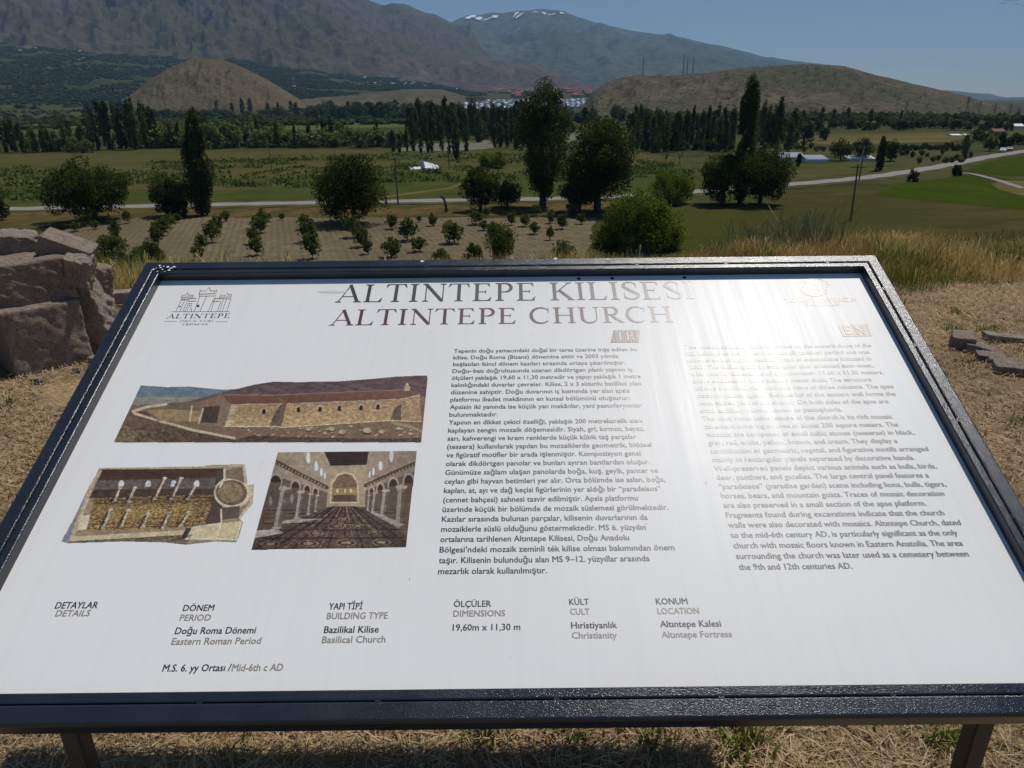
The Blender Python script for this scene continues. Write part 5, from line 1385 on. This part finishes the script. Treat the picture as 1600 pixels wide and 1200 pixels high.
p = Pic([(218, 603), (668, 587), (658, 692), (178, 692)], 480, 190, 160, 570, 2.963)
top = [(178, 95), (300, 103), (400, 100), (480, 108), (560, 115), (620, 112), (700, 92), (790, 78), (900, 80), (1100, 76), (1250, 65), (1350, 55), (1507, 48)]
p.poly(top + [(1480, 360), (50, 360)], (122, 100, 74), .35, .06, .2, mask=True)
p.poly(top[:6] + [(480, 150), (330, 172), (120, 182)], (104, 117, 128), .25, .03, .12)
p.poly([(140, 150), (420, 148), (480, 165), (120, 190)], (138, 130, 115), .3, .03, .3)
p.poly([(370, 178)] + top[5:] + [(1500, 150), (1380, 125), (1000, 138), (540, 145), (450, 172)], (98, 76, 74), .55, .035, .12, 3)
for k in range(7): p.line([(760 + k * 105, 82 - k * 3), (800 + k * 105, 100), (860 + k * 105, 118 - k * 2)], 3, (82, 62, 62))
p.poly([(290, 178), (425, 184), (425, 228), (290, 216)], (112, 92, 72), .4, .2)
p.poly([(170, 215), (290, 205), (460, 215), (470, 265), (420, 262), (280, 258)], (150, 124, 88), .3, .06)
p.poly([(130, 222), (200, 212), (290, 268), (420, 308), (620, 348), (640, 366), (40, 366), (85, 268)], (106, 86, 66), .5, .22, .4, 5)
p.poly([(40, 366), (80, 275), (160, 300), (260, 335), (300, 366)], (116, 100, 72), .6, .15, .4, 6)
p.line([(295, 183), (200, 197), (142, 216), (150, 226), (270, 262), (420, 303), (610, 340)], 12, (192, 174, 142))
p.poly([(540, 140), (622, 182), (600, 185), (565, 288), (450, 276), (470, 200)], (130, 106, 86), .25, .1)
p.poly([(595, 182), (832, 178), (806, 283), (565, 288)], (180, 148, 106), .3, .16, .3, 8)
for k in range(6): p.poly([(600 - k * 6, 186 + k * 17), (628 - k * 4 - (k % 2) * 8, 187 + k * 17), (624 - k * 4 - (k % 2) * 8, 200 + k * 17), (596 - k * 6, 200 + k * 17)], (200, 178, 138), .1)
p.poly([(832, 178), (856, 176), (830, 286), (772, 284), (800, 220)], (108, 88, 68), .2)
p.poly([(855, 178), (1385, 155), (1378, 205), (1338, 260), (828, 286)], (188, 154, 108), .3, .16, .3, 9)
p.poly([(1382, 155), (1470, 138), (1478, 264), (1345, 262), (1378, 200)], (172, 140, 100), .3, .16, .3, 9)
p.poly([(1352, 205), (1385, 180), (1382, 258), (1332, 257)], (108, 88, 68), .2)
p.poly([(545, 138), (800, 142), (836, 178), (595, 183)], (122, 82, 62), .2)
p.poly([(800, 139), (1010, 132), (1250, 124), (1400, 117), (1472, 138), (1382, 159), (855, 180)], (116, 80, 60), .2)
for k in range(22): p.line([(560 + k * 11.5, 142), (600 + k * 10.6, 180)], 2.2, (78, 52, 42))
for k in range(54): p.line([(812 + k * 11.5, 140 - k * .4), (862 + k * 10.6, 176 - k * .42)], 2.0, (80, 54, 44))
p.line([(595, 184), (834, 180)], 3.5, (205, 180, 150)); p.line([(856, 181), (1384, 159), (1470, 140)], 3.5, (205, 180, 150)); p.line([(545, 139), (800, 141), (1010, 131), (1400, 116)], 3, (150, 118, 98))
p.poly([(455, 167), (520, 164), (545, 188), (465, 193)], (142, 104, 80), .1)
for k in range(6): p.line([(462 + k * 11, 168), (472 + k * 12, 191)], 2, (90, 62, 50))
p.poly([(472, 195), (545, 192), (530, 270), (455, 268)], (74, 58, 48), .2)
for a, b_ in (((466, 205), (446, 270)), ((415, 190), (405, 262))): p.line([a, b_], 7, (198, 178, 148))
for x, y in ((748, 215), (908, 208), (1008, 205), (1098, 201), (1198, 198), (1276, 194)):
    p.ell(x, y - 2, 13, 15, (208, 184, 146)); p.ell(x, y, 9, 11, (48, 42, 42)); p.poly([(x - 9, y), (x + 9, y), (x + 8, y + 13), (x - 10, y + 13)], (48, 42, 42), .1)
p.line([(560, 286), (800, 286), (835, 290), (1340, 258), (1478, 264)], 4, (215, 195, 160), .4)
p.ell(1411, 92, 7, 7, (190, 170, 145)); p.poly([(1398, 98), (1424, 98), (1424, 122), (1398, 122)], (175, 150, 122))
p.poly([(622, 346), (700, 326), (850, 334), (1200, 342), (1485, 340), (1480, 362), (640, 366)], (92, 74, 58), .5, .2, .5)
p.line([(1345, 268), (1420, 285), (1480, 310)], 14, (158, 132, 96), .2)
rr = random.Random(2)
for x, y, r_ in [(955, 298, 13), (1060, 296, 15), (1110, 312, 16), (1225, 303, 20), (1293, 310, 14), (1370, 295, 11), (665, 288, 9), (1425, 320, 12), (1150, 285, 8), (1030, 318, 10)] + [(rr.uniform(660, 1460), rr.uniform(290, 335), rr.uniform(3, 7)) for _ in range(60)]:
    p.ell(x, y + r_ * .5, r_ * 1.1, r_ * .6, (78, 62, 48)); p.ell(x, y, r_, r_ * .62, (178, 158, 128), .3)
for _ in range(70): p.ell(rr.uniform(80, 330), rr.uniform(300, 356), rr.uniform(2, 7), rr.uniform(1, 3), rr.choice([(150, 130, 100), (78, 62, 46)]), .3)
W1 = [(595, 182), (832, 178), (806, 283), (565, 288)]; W2 = [(855, 178), (1385, 155), (1378, 205), (1338, 260), (828, 286)]
W3 = [(1382, 155), (1470, 138), (1478, 264), (1345, 262), (1378, 200)]; W4 = [(130, 222), (200, 212), (290, 268), (420, 308), (620, 348), (640, 366), (40, 366), (85, 268)]
p.brick(W1, 13, 7, .02); p.brick(W2, 13, 7, .04); p.brick(W3, 12, 7, .06); p.brick(W4, 15, 8, -.35, .5); p.brick([(622, 346), (700, 326), (850, 334), (1200, 342), (1485, 340), (1480, 362), (640, 366)], 16, 7, 0, .5)
p.grad(W1, 700, 178, 700, 285, .78, 1.08); p.grad(W2, 1100, 160, 1100, 275, .75, 1.08); p.grad(W4, 100, 230, 400, 366, 1.1, .8)
p.grad([(545, 138), (800, 139), (1010, 132), (1400, 117), (1472, 138), (1382, 159), (855, 180), (595, 183)], 900, 130, 900, 180, 1.15, .85)
p.build('picture_exterior')

p = Pic([(400, 706), (653, 704), (636, 857), (392, 860)], 300, 210, 80, 700, 2.712)
p.poly([(960, 18), (1550, 12), (1505, 422), (848, 432)], (118, 98, 82), .3, .08, mask=True)
p.poly([(960, 16), (1165, 14), (1190, 76), (1172, 210), (925, 112)], (168, 148, 124), .2, .05)
p.poly([(1340, 12), (1552, 10), (1540, 100), (1332, 180), (1332, 70)], (160, 140, 116), .2, .05)
p.poly([(1155, 12), (1348, 10), (1336, 74), (1186, 78)], (62, 46, 40), .3)
for k in range(7): p.line([(1158 + k * 4, 18 + k * 9), (1346 - k * 2, 16 + k * 9)], 3, (34, 25, 23))
p.poly([(1186, 76), (1336, 72), (1340, 252), (1165, 252)], (172, 148, 116), .2, .05)
p.poly([(1180, 234), (1186, 150), (1212, 113), (1245, 102), (1278, 111), (1301, 145), (1305, 232)], (205, 186, 150), .1)
p.poly([(1186, 230), (1192, 152), (1216, 118), (1245, 108), (1274, 116), (1296, 147), (1299, 228)], (124, 98, 72), .5, .25)
p.poly([(1192, 170), (1296, 168), (1296, 224), (1190, 226)], (152, 124, 84), .4, .2)
for x in (1213, 1245, 1270): p.ell(x, 182, 4, 9, (222, 200, 140))
p.poly([(1195, 200), (1292, 200), (1292, 226), (1195, 226)], (92, 72, 54), .3)
p.line([(946, 56), (1060, 115), (1168, 168)], 17, (84, 64, 50), .5); p.line([(1552, 62), (1440, 110), (1332, 160)], 16, (86, 66, 52), .5)
for k in range(16): p.ell(954 + k * 13.6, 62 + k * 6.9, 4, 4, (172, 146, 112)); p.ell(1544 - k * 13.4, 68 + k * 6.1, 4, 4, (170, 144, 110))
for x, y, a, b_ in ((1090, 42, 9, 24), (1123, 76, 8, 22), (1145, 102, 6, 18), (1160, 118, 4, 15), (1442, 36, 9, 24), (1396, 76, 8, 20), (1366, 100, 6, 17), (1350, 112, 4, 14)): p.ell(x, y, a, b_, (222, 222, 212))
p.poly([(925, 112), (1172, 190), (1165, 255), (1000, 325), (868, 380)], (112, 92, 76), .25, .06)
p.poly([(1540, 100), (1332, 180), (1330, 255), (1510, 345)], (112, 92, 76), .25, .06)
for x, y, a, b_ in ((952, 142, 22, 30), (1035, 165, 17, 26), (1085, 178, 12, 22), (1120, 186, 9, 18), (1515, 145, 20, 34), (1450, 158, 18, 30), (1395, 174, 12, 24), (1358, 184, 8, 18)):
    p.ell(x, y, a + 6, b_ + 6, (186, 164, 134)); p.ell(x, y + 4, a, b_, (66, 48, 42), .3)
    p.poly([(x - a, y + 4), (x + a, y + 4), (x + a - 12, y + 85), (x - a - 12, y + 85)], (108, 88, 70), .3)
for (x, y) in ((930, 225), (1475, 205), (1020, 215)): p.ell(x, y, 7, 20, (150, 150, 140), .3)
p.poly([(1172, 250), (1328, 250), (1420, 310), (1508, 375), (1505, 424), (846, 434), (866, 385), (1000, 322)], (104, 83, 68), .35, .12)
for x in (845, 925, 1010, 1090, 1165, 1245, 1330, 1410, 1490, 1560): p.line([(x, 440), (1245 + (x - 1245) * .12, 248)], 5, (54, 41, 37), .3)
for x in (970, 1130, 1290, 1450): p.line([(x, 440), (1245 + (x - 1245) * .12, 248)], 2, (172, 146, 114), .3)
for y in (262, 276, 294, 318, 346, 380): p.line([(900, y + 3), (1500, y)], 4 if y > 300 else 2.5, (56, 43, 38), .3)
for x, y, a, b_ in ((1210, 330, 40, 14), (1210, 330, 22, 8), (1300, 330, 26, 10), (1120, 362, 32, 12), (1250, 402, 44, 15), (1090, 405, 44, 14), (1400, 400, 40, 14), (930, 408, 40, 13), (1240, 300, 26, 8), (1370, 355, 28, 10)):
    p.ell(x, y, a, b_, (150, 124, 96), .5); p.ell(x, y, a * .8, b_ * .78, (74, 57, 48), .5); p.ell(x, y, a * .5, b_ * .5, (160, 134, 104), .6)
p.poly([(868, 350), (955, 344), (985, 360), (850, 384)], (206, 194, 176), .2); p.poly([(985, 308), (1065, 300), (1150, 300), (1060, 316), (975, 322)], (190, 174, 152), .2)
p.poly([(1335, 262), (1400, 282), (1440, 300), (1500, 325), (1440, 322), (1370, 285)], (178, 160, 138), .2)
for a, b_, w in (((988, 172), (955, 338), 25), ((1058, 186), (1042, 298), 18), ((1100, 196), (1090, 280), 12), ((1128, 202), (1120, 268), 9), ((1484, 166), (1472, 325), 26), ((1418, 182), (1402, 288), 18), ((1374, 192), (1362, 272), 12), ((1348, 200), (1342, 262), 8)):
    p.line([a, b_], w, (172, 157, 138), .3); p.line([(a[0] + w * .3, a[1]), (b_[0] + w * .3, b_[1])], w * .35, (112, 98, 86), .2)
    p.line([(a[0] - w * .7, a[1]), (a[0] + w * .7, a[1])], w * .5, (188, 172, 150), .3); p.line([(b_[0] - w * .6, b_[1]), (b_[0] + w * .6, b_[1])], w * .4, (180, 165, 145), .3)
p.grad([(960, 12), (1240, 12), (1200, 432), (848, 432)], 860, 250, 1240, 200, .62, 1.05); p.grad([(1260, 12), (1552, 10), (1505, 432), (1260, 432)], 1540, 250, 1280, 200, .62, 1.05)
p.brick([(1172, 250), (1328, 250), (1420, 310), (1508, 375), (1505, 424), (846, 434), (866, 385), (1000, 322)], 10, 6, 0, .45)
p.build('picture_interior')

p = Pic([(95, 728), (396, 725), (396, 850), (95, 855)], 340, 210, 80, 700, 2.712)
sil = [(205, 84), (650, 78), (652, 73), (822, 68), (828, 110), (834, 156), (860, 153), (856, 235), (802, 300), (816, 315), (788, 400), (700, 396), (570, 410), (480, 400), (300, 396), (72, 404), (42, 396), (100, 290), (135, 215), (160, 165)]
p.poly(sil, (152, 130, 100), .45, .14, mask=True)
p.poly([(42, 402), (60, 350), (150, 190), (165, 180), (100, 300), (78, 402)], (128, 134, 142), .2, .05)
p.poly([(215, 92), (730, 88), (722, 130), (195, 142)], (92, 62, 48), .4, .05, .2)
for k in range(5): p.line([(214 - k * 4, 96 + k * 9), (728, 92 + k * 9)], 2.5, (60, 40, 32))
p.poly([(196, 138), (722, 126), (700, 200), (172, 200)], (112, 97, 88), .3, .06)
p.poly([(180, 178), (690, 172), (690, 210), (160, 215)], (82, 66, 54), .3)
p.poly([(185, 212), (690, 195), (655, 335), (150, 352)], (164, 130, 78), .9, .22, .35, 12)
for y in (222, 236, 300, 322, 340): p.line([(178 - (y - 212) * .22, y + 2), (680 - (y - 212) * .25, y - 12)], 3, (100, 76, 46), .5)
p.poly([(250, 250), (610, 238), (598, 290), (235, 300)], (182, 148, 84), 1.0, .3, .45, 14)
for k in range(26): p.ell(200 + (k % 13) * 36, 228 if k < 13 else 318, 12, 7, (110, 82, 48), .6); p.ell(200 + (k % 13) * 36, 228 if k < 13 else 318, 6, 3.5, (190, 158, 100), .5)
for x in (298, 412, 520, 617): p.ell(x, 150, 11, 13, (226, 226, 218)); p.poly([(x - 11, 150), (x + 11, 150), (x + 8, 164), (x - 14, 164)], (226, 226, 218), 0)
for a, b_ in (((292, 170), (270, 226)), ((355, 168), (330, 228)), ((482, 128), (440, 216)), ((552, 128), (512, 216)), ((614, 158), (580, 216)), ((253, 262), (220, 340)), ((328, 262), (298, 332)), ((412, 278), (388, 336)), ((502, 274), (476, 336)), ((586, 272), (550, 330))):
    p.line([(a[0] - 14, a[1] + 12), (b_[0] - 16, b_[1] + 4)], 9, (96, 74, 54), .3); p.line([a, b_], 9, (208, 192, 168), .2); p.ell(b_[0], b_[1], 10, 6, (190, 170, 140)); p.ell(a[0], a[1], 9, 5, (220, 206, 184))
p.line([(206, 96), (165, 178), (140, 250), (86, 388)], 18, (186, 165, 132), .5)
p.line([(205, 88), (650, 82), (820, 74)], 8, (178, 156, 122), .5)
p.poly([(130, 286), (165, 284), (150, 345), (108, 350)], (206, 190, 158), .2)
p.poly([(90, 376), (600, 346), (600, 366), (84, 398)], (194, 174, 138), .3)
p.poly([(84, 396), (600, 366), (575, 408), (300, 400), (72, 404)], (128, 106, 82), .7, .3, .5, 21)
p.poly([(700, 92), (730, 92), (722, 330), (650, 335), (690, 200)], (84, 68, 58), .3)
p.ell(768, 190, 78, 66, (206, 190, 160), .3); p.ell(764, 190, 66, 54, (108, 90, 72), .3); p.ell(760, 188, 54, 44, (138, 116, 84), .7)
p.poly([(735, 96), (812, 82), (820, 150), (790, 136), (738, 128)], (124, 104, 86), .3); p.line([(735, 92), (735, 128), (716, 165)], 9, (204, 188, 158)); p.line([(816, 74), (824, 150), (850, 160), (848, 232), (800, 296)], 10, (196, 178, 146), .4)
p.poly([(722, 255), (800, 245), (796, 296), (725, 305)], (96, 78, 64), .3)
p.poly([(600, 338), (738, 318), (806, 308), (786, 392), (572, 388)], (204, 184, 142), .2); p.line([(720, 262), (722, 320), (600, 336), (572, 386), (700, 384), (720, 322)], 7, (216, 200, 168), .2)
p.poly([(572, 340), (596, 340), (572, 384), (548, 386)], (70, 58, 52), .2)
p.line([(700, 384), (784, 390), (808, 312)], 6, (222, 206, 174), .2)
p.brick([(84, 396), (600, 366), (575, 408), (300, 400), (72, 404)], 9, 6, .05, .6); p.brick([(185, 212), (690, 195), (655, 335), (150, 352)], 8, 5, .02, .6, 9)
p.brick([(196, 138), (722, 126), (700, 200), (172, 200)], 12, 6, .02, .3); p.grad([(150, 90), (730, 86), (690, 215), (150, 215)], 400, 90, 400, 215, .8, .95)
p.grad([(185, 205), (690, 195), (655, 335), (150, 352)], 420, 205, 420, 345, .7, 1.1)
p.build('picture_cutaway')

# ------------------------------------------------------------------ a small cloud and the air
def cloud():
    rnd = random.Random(5); bm = bmesh.new()
    d = ray(1590, 0).normalized(); c = Vector((0, 0, H)) + d * 19000; e = Vector((1, 0, 0))
    for k in range(60):
        q = c + Vector((rnd.gauss(80, 170), rnd.gauss(0, 90), rnd.gauss(60, 60))); r = rnd.uniform(25, 75)
        bmesh.ops.create_icosphere(bm, subdivisions=1, radius=r, matrix=Matrix.Translation(q) @ Matrix.Diagonal((1.5, 1, .5, 1)))
    me = bpy.data.meshes.new('cloud'); bm.to_mesh(me); bm.free(); me.polygons.foreach_set('use_smooth', [True] * len(me.polygons))
    m = bpy.data.materials.new('cloud'); m.use_nodes = True; nt = m.node_tree; nt.nodes.clear()
    o = nt.nodes.new('ShaderNodeOutputMaterial'); p = nt.nodes.new('ShaderNodeVolumePrincipled')
    p.inputs['Color'].default_value = (1, 1, 1, 1); p.inputs['Density'].default_value = .012; nt.links.new(p.outputs[0], o.inputs['Volume'])
    me.materials.append(m); tag(link('cloud', me), 'small white cloud in the top right corner', 'cloud', kind='structure')
cloud()
def haze():
    mb = MB(); mb.box(-14500, 14500, -14500, 14500, -30, 2300)
    m = bpy.data.materials.new('haze'); m.use_nodes = True; nt = m.node_tree; nt.nodes.clear()
    o = nt.nodes.new('ShaderNodeOutputMaterial'); p = nt.nodes.new('ShaderNodeVolumePrincipled')
    p.inputs['Color'].default_value = (.38, .64, 1.0, 1); p.inputs['Density'].default_value = 6.5e-5; p.inputs['Anisotropy'].default_value = .1
    nt.links.new(p.outputs[0], o.inputs['Volume'])
    tag(mb.build('haze', m), kind='stuff')
haze()
